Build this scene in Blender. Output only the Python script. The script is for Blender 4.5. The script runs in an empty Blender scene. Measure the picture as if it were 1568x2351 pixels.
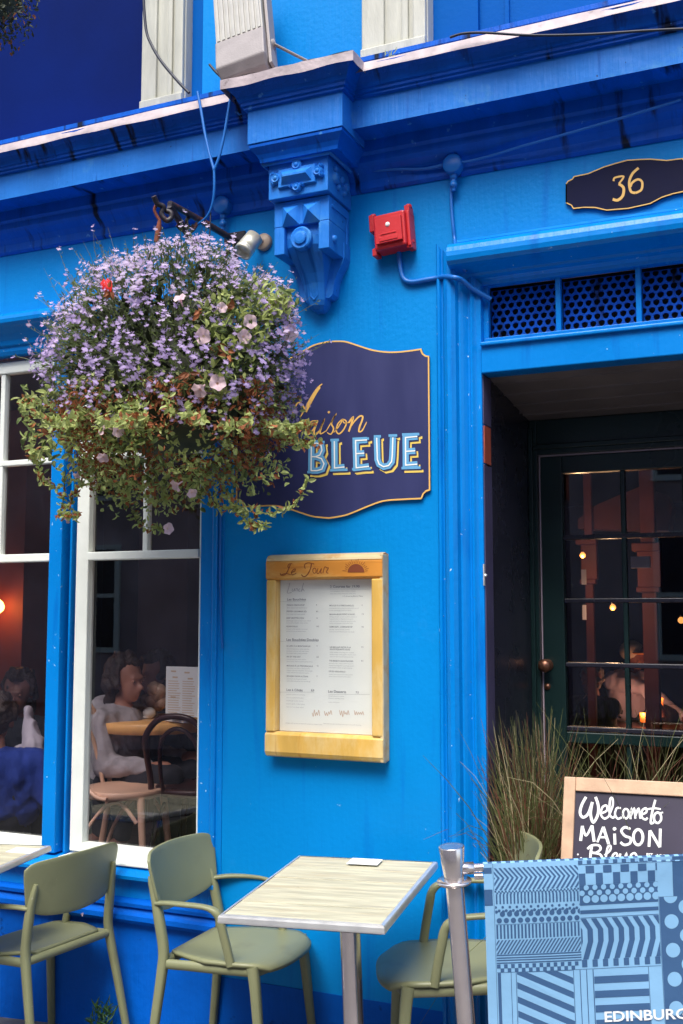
import bpy, bmesh, math, random
from mathutils import Vector, Matrix, Euler
rnd = random.Random(7)
R = math.radians
S = bpy.context.scene
COL = S.collection

# ------------------------------------------------------------------ camera
F_, CX_, CY_ = 2450.0, 784.0, 1175.5
CAM = Vector((0, -3.6, 1.6)); YAW = R(24.1); PIT = R(5.48)
cd = bpy.data.cameras.new('camera'); cam = bpy.data.objects.new('camera', cd); COL.objects.link(cam)
cam.location = CAM; cam.rotation_euler = (R(90) + PIT, 0, YAW)
cd.sensor_fit = 'VERTICAL'; cd.sensor_height = 36; cd.lens = 36 * F_ / 2351; cd.clip_end = 300; cd.clip_start = .05
S.camera = cam
# ------------------------------------------------------------------ light
W = bpy.data.worlds.new('World'); S.world = W; W.use_nodes = True
wn = W.node_tree.nodes; bg = wn['Background']
sky = wn.new('ShaderNodeTexSky'); sky.sky_type = 'NISHITA'; sky.sun_disc = False
SUN_EL, SUN_AZ = R(58), R(6)          # azimuth measured from the street side (-y) towards +x
sky.sun_elevation = SUN_EL; sky.sun_rotation = math.pi - SUN_AZ
sky.air_density = 1.0; sky.dust_density = 3.0
W.node_tree.links.new(sky.outputs[0], bg.inputs[0]); bg.inputs[1].default_value = .10
sd = bpy.data.lights.new('sun', 'SUN'); sd.energy = 1.35; sd.angle = R(32); sd.color = (1, .98, .92)
sun = bpy.data.objects.new('sun', sd); COL.objects.link(sun)
sdir = Vector((math.sin(SUN_AZ) * math.cos(SUN_EL), -math.cos(SUN_AZ) * math.cos(SUN_EL), math.sin(SUN_EL)))
sun.rotation_euler = sdir.to_track_quat('Z', 'Y').to_euler()
S.view_settings.view_transform = 'Standard'; S.view_settings.look = 'None'
S.view_settings.exposure = 1.6; S.view_settings.gamma = 1
S.cycles.max_bounces = 8; S.cycles.transparent_max_bounces = 12

# ------------------------------------------------------------------ measuring
_fw = Vector((-math.sin(YAW) * math.cos(PIT), math.cos(YAW) * math.cos(PIT), math.sin(PIT)))
_rt = Vector((math.cos(YAW), math.sin(YAW), 0)); _up = _rt.cross(_fw)
def at(px, py, Y):
    "a point measured on the photograph, placed on the vertical plane y = Y"
    r = _fw * F_ + _rt * (px - CX_) - _up * (py - CY_)
    return CAM + r * ((Y - CAM.y) / r.y)
def atz(px, py, Z):
    r = _fw * F_ + _rt * (px - CX_) - _up * (py - CY_)
    return CAM + r * ((Z - CAM.z) / r.z)
z1 = lambda x, y: (.52 * x, .52 * y)
z2 = lambda x, y: (752.6 + .52 * x, .52 * y)
z3 = lambda x, y: (.5 * x, 439 + .5 * y)
z4 = lambda x, y: (564.5 + .4535 * x, 721 + .4535 * y)
z5 = lambda x, y: (1003.5 + .427 * x, 752.6 + .427 * y)
z6 = lambda x, y: (.3468 * x, 1191.7 + .3468 * y)
z7 = lambda x, y: (.52 * x, 1818.9 + .52 * y)
z8 = lambda x, y: (752.6 + .52 * x, 1693.4 + .52 * y)
zs = lambda x, y: (627.2 + .248 * x, 846.7 + .248 * y)
zm = lambda x, y: (595.8 + .2242 * x, 1241.9 + .2242 * y)

# ------------------------------------------------------------------ materials
def lin(r, g, b):
    f = lambda c: (c / 255 / 12.92) if c / 255 <= .04045 else ((c / 255 + .055) / 1.055) ** 2.4
    return (f(r), f(g), f(b))
def mat(name, col, rough=.5, metal=0, var=.0, vscale=6, bump=0, bscale=60, spec=.5, coat=0, speck=None, stretch=None, emit=None, chips=None, drips=None, trans=0, brush=False, col2=None, c2lo=.5, c2hi=.6, c2scale=4):
    m = bpy.data.materials.new(name); m.use_nodes = True
    nt = m.node_tree; n = nt.nodes; L = nt.links; p = n['Principled BSDF']
    p.inputs['Base Color'].default_value = (*col, 1); p.inputs['Roughness'].default_value = rough
    p.inputs['Metallic'].default_value = metal; p.inputs['Specular IOR Level'].default_value = spec
    p.inputs['Coat Weight'].default_value = coat
    tc = n.new('ShaderNodeTexCoord'); mp = n.new('ShaderNodeMapping'); L.new(tc.outputs['Object'], mp.inputs[0])
    if stretch: mp.inputs['Scale'].default_value = stretch
    last = None
    if var:
        nz = n.new('ShaderNodeTexNoise'); nz.inputs['Scale'].default_value = vscale; nz.inputs['Detail'].default_value = 5
        L.new(mp.outputs[0], nz.inputs[0])
        cr = n.new('ShaderNodeValToRGB'); cr.color_ramp.elements[0].position = .3; cr.color_ramp.elements[1].position = .7
        cr.color_ramp.elements[0].color = (*[c * (1 - var) for c in col], 1)
        cr.color_ramp.elements[1].color = (*[min(1, c * (1 + var)) for c in col], 1)
        L.new(nz.outputs[0], cr.inputs[0]); last = cr.outputs[0]
        rr = n.new('ShaderNodeMapRange'); rr.inputs[3].default_value = max(0, rough - .12); rr.inputs[4].default_value = min(1, rough + .12)
        L.new(nz.outputs[0], rr.inputs[0]); L.new(rr.outputs[0], p.inputs['Roughness'])
    if col2:
        nz = n.new('ShaderNodeTexNoise'); nz.inputs['Scale'].default_value = c2scale; nz.inputs['Detail'].default_value = 6
        nz.inputs['Roughness'].default_value = .65
        L.new(mp.outputs[0], nz.inputs[0])
        cr = n.new('ShaderNodeValToRGB'); cr.color_ramp.elements[0].position = c2lo; cr.color_ramp.elements[1].position = c2hi
        cr.color_ramp.elements[0].color = (0, 0, 0, 1); cr.color_ramp.elements[1].color = (1, 1, 1, 1)
        L.new(nz.outputs[0], cr.inputs[0])
        mx = n.new('ShaderNodeMix'); mx.data_type = 'RGBA'
        L.new(cr.outputs[0], mx.inputs[0])
        if last: L.new(last, mx.inputs[6])
        else: mx.inputs[6].default_value = (*col, 1)
        mx.inputs[7].default_value = (*col2, 1); last = mx.outputs[2]
    def overlay(col, lo, hi, scale, st, last):
        mp2 = n.new('ShaderNodeMapping'); mp2.inputs['Scale'].default_value = st; L.new(tc.outputs['Object'], mp2.inputs[0])
        nz = n.new('ShaderNodeTexNoise'); nz.inputs['Scale'].default_value = scale; nz.inputs['Detail'].default_value = 4; L.new(mp2.outputs[0], nz.inputs[0])
        cr = n.new('ShaderNodeValToRGB'); cr.color_ramp.elements[0].position = lo; cr.color_ramp.elements[1].position = hi
        cr.color_ramp.elements[0].color = (0, 0, 0, 1); cr.color_ramp.elements[1].color = (1, 1, 1, 1); L.new(nz.outputs[0], cr.inputs[0])
        mx = n.new('ShaderNodeMix'); mx.data_type = 'RGBA'; L.new(cr.outputs[0], mx.inputs[0])
        if last: L.new(last, mx.inputs[6])
        else: mx.inputs[6].default_value = (*col, 1)
        mx.inputs[7].default_value = (*col, 1); return mx.outputs[2]
    if drips: last = overlay(*drips[:4], drips[4], last)
    if chips: last = overlay(*chips[:4], (1, 1, 1), last)
    if last: L.new(last, p.inputs['Base Color'])
    if trans:
        tb = n.new('ShaderNodeBsdfTranslucent'); ms = n.new('ShaderNodeMixShader'); ms.inputs[0].default_value = trans
        if last: L.new(last, tb.inputs[0])
        else: tb.inputs[0].default_value = (*col, 1)
        L.new(p.outputs[0], ms.inputs[1]); L.new(tb.outputs[0], ms.inputs[2]); L.new(ms.outputs[0], n['Material Output'].inputs[0])
    if bump:
        nb = n.new('ShaderNodeTexNoise'); nb.inputs['Scale'].default_value = bscale; nb.inputs['Detail'].default_value = 6
        L.new(mp.outputs[0], nb.inputs[0])
        bp = n.new('ShaderNodeBump'); bp.inputs['Strength'].default_value = bump; bp.inputs['Distance'].default_value = .01
        nb2 = n.new('ShaderNodeTexNoise'); nb2.inputs['Scale'].default_value = 3; nb2.inputs['Detail'].default_value = 5
        mp3 = n.new('ShaderNodeMapping'); mp3.inputs['Scale'].default_value = (22, 4, 1.6); L.new(tc.outputs['Object'], mp3.inputs[0]); L.new(mp3.outputs[0], nb2.inputs[0])
        ma = n.new('ShaderNodeMath'); ma.operation = 'ADD'; L.new(nb.outputs[0], ma.inputs[0]); L.new(nb2.outputs[0], ma.inputs[1])
        L.new(ma.outputs[0] if brush else nb.outputs[0], bp.inputs['Height']); L.new(bp.outputs[0], p.inputs['Normal'])
    if emit:
        p.inputs['Emission Color'].default_value = (*emit[:3], 1); p.inputs['Emission Strength'].default_value = emit[3]
    return m
BLUE = (.0, .226, .62)
M = {}
M['blue'] = mat('blue_paint', BLUE, .42, spec=.15, var=.08, vscale=1.6, bump=.12, bscale=55, col2=(.01, .25, .66), c2lo=.6, c2hi=.74, c2scale=5, drips=((.0, .15, .54), .60, .78, 3, (5, 1, .35)), chips=((.12, .38, .70), .735, .75, 30), brush=True)
M['blue_trim'] = mat('blue_gloss_paint', (.0, .20, .62), .3, spec=.25, var=.06, vscale=3, bump=.10, bscale=40, col2=(.10, .38, .72), c2lo=.70, c2hi=.73, c2scale=26, drips=((.0, .13, .50), .58, .76, 4, (4, 1, .6)), chips=((.34, .55, .76), .715, .725, 55), brush=True)
M['blue_cornice'] = mat('weathered_shaded_blue_paint', (.0, .095, .52), .45, spec=.18, var=.14, vscale=3, bump=.22, bscale=26, col2=(.004, .012, .05), c2lo=.60, c2hi=.74, c2scale=2.2, stretch=(5, 1, 1.2), drips=((.002, .008, .03), .60, .68, 3.4, (4.5, 1, .8)), chips=((.05, .22, .6), .70, .73, 30), brush=True)  # mildew streaks, plus under-cornice shade put into the deeper base colour
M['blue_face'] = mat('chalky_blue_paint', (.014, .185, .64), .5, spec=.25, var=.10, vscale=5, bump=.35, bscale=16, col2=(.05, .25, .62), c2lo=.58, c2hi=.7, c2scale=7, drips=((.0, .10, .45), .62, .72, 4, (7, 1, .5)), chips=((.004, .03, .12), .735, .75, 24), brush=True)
M['blue_shaded_base'] = mat('scuffed_shaded_blue_paint', (.0, .10, .52), .5, spec=.12, var=.15, vscale=3, bump=.3, bscale=30, col2=(.006, .02, .07), c2lo=.64, c2hi=.7, c2scale=5, chips=((.40, .40, .42), .77, .775, 22), brush=True)  # scuffs and mould, with low-wall shade put into the deeper base colour
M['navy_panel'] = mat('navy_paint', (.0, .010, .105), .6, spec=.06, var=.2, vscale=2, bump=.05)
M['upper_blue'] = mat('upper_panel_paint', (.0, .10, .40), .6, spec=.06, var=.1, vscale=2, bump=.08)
M['white'] = mat('white_gloss_paint', (.76, .79, .73), .4, var=.05, vscale=8, bump=.12, bscale=40)
M['casing'] = mat('cream_paint', (.47, .47, .40), .5, var=.12, vscale=5, bump=.15, bscale=30, stretch=(6, 6, 1))
M['lead'] = mat('lead_flashing', (.42, .35, .36), .5, var=.25, vscale=12, bump=.5, bscale=22, col2=(.16, .12, .12), c2lo=.62, c2hi=.7, c2scale=14)
M['dark'] = mat('dark_void', (.006, .006, .008), .8)
M['black_green'] = mat('dark_green_paint', (.008, .026, .026), .3, var=.3, vscale=3, bump=.06)
M['jamb'] = mat('plum_grey_paint', (.075, .065, .13), .35, var=.15, bump=.06)
M['jamb_dark'] = mat('black_gloss_paint', (.022, .022, .036), .28, var=.2, bump=.05)
M['red_wood'] = mat('bare_red_wood', (.30, .055, .03), .6, var=.3, vscale=12, stretch=(8, 8, 1))
M['lobby_ceiling'] = mat('grey_boarded_ceiling', (.17, .14, .135), .6, var=.2, vscale=5)
M['door_gap_light'] = mat('lit_gap_strip', (.42, .34, .40), .5)  # pale strip: light in the gap beside the door put in as colour
M['sign_navy'] = mat('sign_navy', (.028, .033, .115), .4, var=.10, vscale=4, bump=.03, col2=(.10, .11, .22), c2lo=.70, c2hi=.84, c2scale=5, stretch=(3, 1, .7))
M['plaque_navy'] = mat('plaque_navy', (.004, .005, .03), .6, spec=.15, var=.2, vscale=5)
M['gold'] = mat('gold_paint', (.78, .46, .12), .45)
M['yellow'] = mat('yellow_paint', (.78, .56, .12), .5)
M['letter_blue'] = mat('pale_blue_letter_paint', (.12, .36, .62), .5)
M['letter_white'] = mat('white_letter_paint', (.85, .86, .82), .5)
M['menu_wood'] = mat('varnished_pine', (.66, .40, .09), .4, var=.12, vscale=14, bump=.08, bscale=40, col2=(.74, .58, .28), c2lo=.45, c2hi=.7, c2scale=9, stretch=(1, 1, .35), drips=((.52, .24, .04), .60, .72, 30, (1, 1, .06)))
M['menu_top'] = mat('sun_bleached_pine', (.62, .48, .26), .5, var=.2, vscale=8, col2=(.55, .24, .04), c2lo=.45, c2hi=.62, c2scale=7)
M['menu_rail'] = mat('orange_pine', (.60, .24, .035), .42, var=.25, vscale=7, col2=(.66, .40, .12), c2lo=.5, c2hi=.66, c2scale=8, stretch=(.35, 1, 1), drips=((.40, .13, .02), .60, .72, 30, (.06, 1, 1)))
M['brand'] = mat('burnt_wood', (.20, .045, .012), .6)
M['paper'] = mat('menu_paper', (.89, .96, .87), .6, var=.03)
M['ink'] = mat('grey_ink', (.30, .32, .33), .7)
M['ink_pale'] = mat('pale_ink', (.54, .57, .56), .7)
M['ink_orange'] = mat('orange_ink', (.66, .50, .36), .7)
M['olive'] = mat('olive_plastic', (.205, .215, .115), .45, var=.06, vscale=5, bump=.05, bscale=220, chips=((.32, .33, .22), .735, .75, 38), drips=((.16, .16, .085), .62, .8, 6, (1, 1, 1)))
M['plank'] = mat('weathered_plank', (.47, .45, .325), .6, var=.22, vscale=4, bump=.3, bscale=9, col2=(.41, .35, .23), c2lo=.52, c2hi=.72, c2scale=2.4, stretch=(1.2, 9, 9), drips=((.36, .33, .25), .58, .72, 9, (.5, 7, 1)), chips=((.16, .11, .06), .745, .77, 10))
M['steel'] = mat('brushed_steel', (.86, .78, .75), .2, metal=.92, var=.06, vscale=20)
M['alu'] = mat('aluminium_trim', (.84, .84, .82), .34, metal=.7, var=.05, vscale=20)
M['card'] = mat('white_card', (.82, .83, .82), .6)
M['red'] = mat('red_plastic', (.52, .018, .022), .35, var=.1, bump=.08)
M['cable_blue'] = mat('painted_cable', (.006, .14, .50), .4)
M['cable_black'] = mat('black_cable', (.012, .014, .03), .5)
M['iron'] = mat('rusty_iron', (.022, .016, .022), .5, var=.3, vscale=30, bump=.3, bscale=80, col2=(.13, .035, .02), c2lo=.56, c2hi=.66, c2scale=18)
M['rust'] = mat('rust', (.20, .05, .025), .8, var=.4, vscale=30)
M['flood_grey'] = mat('grey_cast_housing', (.27, .24, .235), .5, var=.1, vscale=20, bump=.1, bscale=150)
M['flood_light'] = mat('pale_grey_fins', (.35, .34, .31), .45, var=.1, vscale=20)
M['spot_metal'] = mat('spot_nickel', (.80, .77, .62), .35, metal=.55, var=.1, vscale=12)
M['spot_tan'] = mat('tan_metal', (.50, .38, .28), .5, var=.1)
M['brass'] = mat('aged_brass', (.30, .14, .09), .35, metal=.8)
M['banner'] = mat('pale_blue_cloth', (.215, .43, .66), .6, var=.05, vscale=3, bump=.35, bscale=11)
M['banner_dark'] = mat('slate_blue_print', (.036, .10, .225), .6, var=.06, vscale=3, bump=.35, bscale=11)
M['chalk_board'] = mat('blackboard', (.028, .022, .045), .5, var=.25, vscale=4)
M['board_wood'] = mat('pale_board_timber', (.56, .36, .23), .5, var=.2, vscale=5, stretch=(3, 3, 3), bump=.08)
M['stone'] = mat('pavement_stone', (.10, .095, .10), .7, var=.3, vscale=6, bump=.3, bscale=30)
M['asphalt'] = mat('asphalt', (.10, .095, .09), .8, var=.3, vscale=20, bump=.3, bscale=120)
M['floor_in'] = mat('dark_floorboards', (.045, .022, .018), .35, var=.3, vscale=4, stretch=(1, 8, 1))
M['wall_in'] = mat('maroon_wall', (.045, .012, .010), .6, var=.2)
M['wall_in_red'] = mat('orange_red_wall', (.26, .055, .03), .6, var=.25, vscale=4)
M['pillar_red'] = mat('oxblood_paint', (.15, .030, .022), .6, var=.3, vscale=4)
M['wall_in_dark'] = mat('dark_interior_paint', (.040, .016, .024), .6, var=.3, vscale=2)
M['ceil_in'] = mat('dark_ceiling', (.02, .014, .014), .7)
M['light_wood'] = mat('pale_bentwood', (.66, .40, .28), .4, var=.1, vscale=8)
M['dark_wood'] = mat('dark_bentwood', (.045, .012, .012), .3, var=.2, vscale=8)
M['table_wood'] = mat('honey_table_wood', (.80, .42, .15), .35, var=.15, vscale=6, stretch=(1, 6, 1))
M['skin'] = mat('skin', (.36, .16, .11), .5)
M['skin_dark'] = mat('tanned_skin', (.22, .09, .065), .5)
M['hoodie'] = mat('grey_jersey', (.33, .30, .33), .9, var=.22, vscale=14, bump=.5, bscale=26)
M['hair'] = mat('dark_hair', (.030, .014, .011), .55, var=.5, vscale=25, bump=.9, bscale=90)
M['hair_grey'] = mat('grey_hair', (.20, .19, .18), .7, bump=.6, bscale=60)
M['coat'] = mat('charcoal_coat', (.022, .024, .034), .9)
M['royal'] = mat('royal_blue_knit', (.010, .035, .24), .85, bump=.3, bscale=60)
M['lilac_shirt'] = mat('lilac_shirt', (.62, .62, .88), .85, bump=.4, bscale=25)
M['trousers'] = mat('dark_trousers', (.02, .02, .03), .9)
M['cap_cloth'] = mat('pale_cap', (.66, .62, .52), .8)
M['cap_orange'] = mat('orange_peak', (.60, .22, .04), .7)
M['wrap'] = mat('wrapped_pastry', (.55, .36, .25), .25, var=.4, vscale=25)
M['napkin'] = mat('napkin', (.80, .80, .80), .8)
M['bottle_green'] = mat('bottle_green', (.01, .16, .06), .3)
M['tenement'] = mat('sandstone', (.50, .38, .39), .8, var=.3, vscale=1.5, bump=.3, bscale=14)
M['leaf'] = mat('leaf_green', (.14, .19, .06), .55, var=.45, vscale=9, trans=.42)
M['leaf_yellow'] = mat('leaf_yellow_green', (.42, .48, .16), .55, var=.35, vscale=9, trans=.42)
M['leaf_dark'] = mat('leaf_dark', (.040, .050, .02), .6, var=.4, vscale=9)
M['leaf_brown'] = mat('dead_leaf', (.36, .125, .05), .7, var=.5, vscale=14, trans=.42)
M['stem'] = mat('thin_stem', (.10, .115, .04), .6, var=.4, vscale=20)
M['lobelia'] = mat('lobelia_petal', (.56, .42, .72), .6, var=.22, vscale=14, trans=.42)
M['lobelia_lit'] = mat('lobelia_lit_petal', (.64, .52, .72), .6, var=.15, vscale=14, trans=.42)
M['petunia'] = mat('pale_pink_petal', (.86, .62, .68), .55, var=.12, vscale=20, trans=.42)
M['petunia_throat'] = mat('petunia_throat', (.72, .62, .20), .6)
M['red_petal'] = mat('red_film', (.62, .02, .015), .4)
M['grass'] = mat('grass_olive', (.13, .145, .05), .55, var=.4, vscale=6, trans=.42)
M['grass_red'] = mat('grass_russet', (.19, .075, .045), .55, var=.4, vscale=6, trans=.42)
M['grass_pale'] = mat('grass_straw', (.36, .30, .17), .55, var=.3, vscale=6)
M['weed'] = mat('weed_green', (.03, .09, .02), .6, var=.4, vscale=9)
M['pot'] = mat('dark_planter', (.03, .025, .03), .6)
M['lamp_glass'] = mat('lit_lamp_glass', (1, .55, .18), .4, emit=(1, .36, .07, 5))
M['candle_glow'] = mat('lit_amber_glass', (1, .4, .1), .4, emit=(1, .16, .015, .45))
M['bulb'] = mat('lit_bulb', (.3, .12, .03), .4, emit=(1, .40, .10, .45))
M['screen_pale'] = mat('pale_lilac_surface', (.62, .56, .66), .6)
def glassmat():
    m = bpy.data.materials.new('window_glass'); m.use_nodes = True; nt = m.node_tree; n = nt.nodes; L = nt.links
    n.remove(n['Principled BSDF']); out = n['Material Output']
    t = n.new('ShaderNodeBsdfTransparent'); t.inputs[0].default_value = (.95, .93, .95, 1)
    g = n.new('ShaderNodeBsdfGlossy'); g.inputs['Roughness'].default_value = .006
    fr = n.new('ShaderNodeFresnel'); fr.inputs[0].default_value = 1.5
    ad = n.new('ShaderNodeMath'); ad.operation = 'MULTIPLY_ADD'; ad.inputs[1].default_value = 1.7; ad.inputs[2].default_value = .025
    mx = n.new('ShaderNodeMixShader')
    ge = n.new('ShaderNodeNewGeometry'); mr = n.new('ShaderNodeMapRange'); mr.inputs[3].default_value = 1.5; mr.inputs[4].default_value = 1 / 1.5
    L.new(ge.outputs['Backfacing'], mr.inputs[0]); L.new(mr.outputs[0], fr.inputs[0])
    L.new(fr.outputs[0], ad.inputs[0]); L.new(ad.outputs[0], mx.inputs[0]); L.new(t.outputs[0], mx.inputs[1]); L.new(g.outputs[0], mx.inputs[2])
    L.new(mx.outputs[0], out.inputs[0])
    return m
M['glass'] = glassmat()

# ------------------------------------------------------------------ mesh builder
class MB:
    def __init__(s): s.v = []; s.f = []; s.m = []; s.sm = []
    def add(s, vs, fs, mi=0, smooth=False):
        o = len(s.v); s.v += [tuple(v) for v in vs]
        for f in fs: s.f.append([o + i for i in f]); s.m.append(mi); s.sm.append(smooth)
        return s
    def box(s, x0, x1, y0, y1, z0, z1, mi=0):
        vs = [(x, y, z) for z in (z0, z1) for y in (y0, y1) for x in (x0, x1)]
        return s.add(vs, [(0, 2, 3, 1), (4, 5, 7, 6), (0, 1, 5, 4), (2, 6, 7, 3), (0, 4, 6, 2), (1, 3, 7, 5)], mi)
    def obox(s, c, ax, ay, az, mi=0):
        "box from centre and three half-axis vectors"
        c, ax, ay, az = map(Vector, (c, ax, ay, az))
        vs = [c + ax * i + ay * j + az * k for k in (-1, 1) for j in (-1, 1) for i in (-1, 1)]
        return s.add(vs, [(0, 2, 3, 1), (4, 5, 7, 6), (0, 1, 5, 4), (2, 6, 7, 3), (0, 4, 6, 2), (1, 3, 7, 5)], mi)
    def profx(s, prof, x0, x1, mi=0, caps=True, smooth=False):
        "profile of (y, z) points swept along x"
        n = len(prof); vs = [(x0, y, z) for y, z in prof] + [(x1, y, z) for y, z in prof]
        s.add(vs, [(i, i + 1, n + i + 1, n + i) for i in range(n - 1)], mi, smooth)
        if caps: s.add(vs, [tuple(range(n)), tuple(range(2 * n - 1, n - 1, -1))], mi)
        return s
    def prism(s, pts, y0, y1, mi=0, mside=None):
        "outline of (x, z) points between two y planes (y0 the street side)"
        n = len(pts); vs = [(x, y0, z) for x, z in pts] + [(x, y1, z) for x, z in pts]
        s.add(vs, [tuple(range(n)), tuple(range(2 * n - 1, n - 1, -1))], mi)
        return s.add(vs, [(i, n + i, n + (i + 1) % n, (i + 1) % n) for i in range(n)], mi if mside is None else mside)
    def sweep(s, pts, rad, n=8, mi=0, caps=True, flat=1.0, upv=None, power=2.0, smooth=True):
        pts = [Vector(p) for p in pts]; k = len(pts)
        rad = [rad] * k if isinstance(rad, (int, float)) else list(rad)
        flat = [flat] * k if isinstance(flat, (int, float)) else list(flat)
        rings = []; prev = None
        for i, p in enumerate(pts):
            t = (pts[min(i + 1, k - 1)] - pts[max(i - 1, 0)])
            if t.length < 1e-9: t = Vector((0, 0, 1))
            t.normalize()
            if upv is not None: u = Vector(upv)
            else: u = prev if prev is not None else (Vector((0, 0, 1)) if abs(t.z) < .9 else Vector((1, 0, 0)))
            a = u - t * u.dot(t)
            if a.length < 1e-6: a = t.orthogonal()
            a.normalize(); prev = a; b = t.cross(a)
            ring = []
            for j in range(n):
                th = 2 * math.pi * j / n; c, sn = math.cos(th), math.sin(th)
                c2 = math.copysign(abs(c) ** (2 / power), c); s2 = math.copysign(abs(sn) ** (2 / power), sn)
                ring.append(p + a * (c2 * rad[i] * flat[i]) + b * (s2 * rad[i]))
            rings.append(ring)
        vs = [v for r in rings for v in r]
        fs = [(i * n + j, i * n + (j + 1) % n, (i + 1) * n + (j + 1) % n, (i + 1) * n + j) for i in range(k - 1) for j in range(n)]
        s.add(vs, fs, mi, smooth)
        if caps:
            s.add(rings[0], [tuple(range(n - 1, -1, -1))], mi); s.add(rings[-1], [tuple(range(n))], mi)
        return s
    def lathe(s, c, axis, prof, n=24, mi=0, smooth=True):
        "profile of (distance along axis, radius)"
        ax = Vector(axis).normalized(); a = ax.orthogonal().normalized(); b = ax.cross(a); c = Vector(c)
        vs = [c + ax * d + (a * math.cos(2 * math.pi * j / n) + b * math.sin(2 * math.pi * j / n)) * r for d, r in prof for j in range(n)]
        k = len(prof)
        s.add(vs, [(i * n + j, i * n + (j + 1) % n, (i + 1) * n + (j + 1) % n, (i + 1) * n + j) for i in range(k - 1) for j in range(n)], mi, smooth)
        s.add(vs[:n], [tuple(range(n - 1, -1, -1))], mi); s.add(vs[-n:], [tuple(range(n))], mi)
        return s
    def ball(s, c, r, mi=0, nu=12, nv=8):
        c = Vector(c); r = Vector(r) if not isinstance(r, (int, float)) else Vector((r, r, r)); vs = []; fs = []
        for i in range(nv + 1):
            th = math.pi * i / nv
            for j in range(nu):
                ph = 2 * math.pi * j / nu
                vs.append(c + Vector((r.x * math.sin(th) * math.cos(ph), r.y * math.sin(th) * math.sin(ph), r.z * math.cos(th))))
        for i in range(nv):
            for j in range(nu): fs.append((i * nu + j, (i + 1) * nu + j, (i + 1) * nu + (j + 1) % nu, i * nu + (j + 1) % nu))
        return s.add(vs, fs, mi, True)
    def build(s, name, mats, parent=None, bevel=0, recalc=False, weld=False):
        me = bpy.data.meshes.new(name); me.from_pydata(s.v, [], s.f)
        mats = mats if isinstance(mats, (list, tuple)) else [mats]
        for m in mats: me.materials.append(M[m] if isinstance(m, str) else m)
        me.polygons.foreach_set('material_index', s.m); me.polygons.foreach_set('use_smooth', s.sm)
        if recalc or weld:
            bm = bmesh.new(); bm.from_mesh(me)
            if weld: bmesh.ops.remove_doubles(bm, verts=bm.verts, dist=1e-5)
            bmesh.ops.recalc_face_normals(bm, faces=bm.faces); bm.to_mesh(me); bm.free()
        me.update()
        o = bpy.data.objects.new(name, me); COL.objects.link(o)
        if parent: o.parent = parent
        if bevel:
            b = o.modifiers.new('bevel', 'BEVEL'); b.width = bevel; b.segments = 2; b.limit_method = 'ANGLE'; b.angle_limit = R(40)
        return o
def tag(o, label=None, cat=None, group=None, kind=None):
    if label: o['label'] = label
    if cat: o['category'] = cat
    if group: o['group'] = group
    if kind: o['kind'] = kind
    return o
def thing(name, label, cat, loc=(0, 0, 0), rot=(0, 0, 0), group=None):
    o = bpy.data.objects.new(name, None); COL.objects.link(o); o.location = loc; o.rotation_euler = rot; o.empty_display_size = .1
    return tag(o, label, cat, group)
def adopt(root):
    "parts were modelled in world space: keep them there under an Empty that stands at the thing's base"
    bpy.context.view_layer.update()
    for o in root.children: o.matrix_parent_inverse = root.matrix_world.inverted()
def crom(p, k=6, closed=False):
    p = [Vector(q) for q in p]; n = len(p); out = []
    if n < 3: return p
    rng = range(n if closed else n - 1)
    for i in rng:
        a, b, c, d = (p[(i - 1) % n] if closed or i > 0 else p[0]), p[i], p[(i + 1) % n], (p[(i + 2) % n] if closed or i + 2 < n else p[n - 1])
        for j in range(k):
            t = j / k
            out.append(.5 * ((2 * b) + (c - a) * t + (2 * a - 5 * b + 4 * c - d) * t * t + (3 * b - a - 3 * c + d) * t ** 3))
    if not closed: out.append(p[-1])
    return out
def ell(cx, cy, rx, ry, n=14):
    return [(cx + rx * math.cos(2 * math.pi * i / n + 1), cy + ry * math.sin(2 * math.pi * i / n + 1)) for i in range(n + 1)]
_lift = [0]
def ribbon(mb, pts, w, f, mi=0, smooth=True, taper=False, base=0.0, step=.00012):
    """flat brush stroke. pts and w in drawing units; f(x, y, lift) places a point on its surface"""
    p = [Vector((a, b, 0)) for a, b in pts]
    if smooth and len(p) > 2: p = crom(p, 6)
    n = len(p); _lift[0] = (_lift[0] + 1) % 6; lift = base + _lift[0] * step; L_ = []; R_ = []
    for i in range(n):
        d0 = (p[i] - p[i - 1]).normalized() if i > 0 else (p[1] - p[0]).normalized()
        d1 = (p[i + 1] - p[i]).normalized() if i < n - 1 else d0
        t = (d0 + d1); t = t.normalized() if t.length > 1e-6 else d1
        nn = Vector((-t.y, t.x, 0)); c = max(.45, nn.dot(Vector((-d1.y, d1.x, 0))))
        ww = w / 2 / c
        if taper:
            q = i / (n - 1); ww *= .35 + .65 * math.sin(math.pi * min(1, max(0, .08 + .84 * q)))
        L_.append(p[i] + nn * ww); R_.append(p[i] - nn * ww)
    vs = [f(a.x, a.y, lift) for a in L_] + [f(a.x, a.y, lift) for a in R_]
    mb.add(vs, [(i, n + i, n + i + 1, i + 1) for i in range(n - 1)], mi)
def textgeo(txt, size, offset=0.0, spacing=1.0):
    cu = bpy.data.curves.new('lettering', 'FONT'); cu.body = txt; cu.size = size; cu.offset = offset; cu.space_character = spacing; cu.resolution_u = 3
    o = bpy.data.objects.new('lettering', cu); COL.objects.link(o)
    dg = bpy.context.evaluated_depsgraph_get(); ev = o.evaluated_get(dg); me = ev.to_mesh()
    vs = [v.co.copy() for v in me.vertices]; fs = [tuple(p.vertices) for p in me.polygons]
    ev.to_mesh_clear(); bpy.data.objects.remove(o); bpy.data.curves.remove(cu)
    return vs, fs
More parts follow.
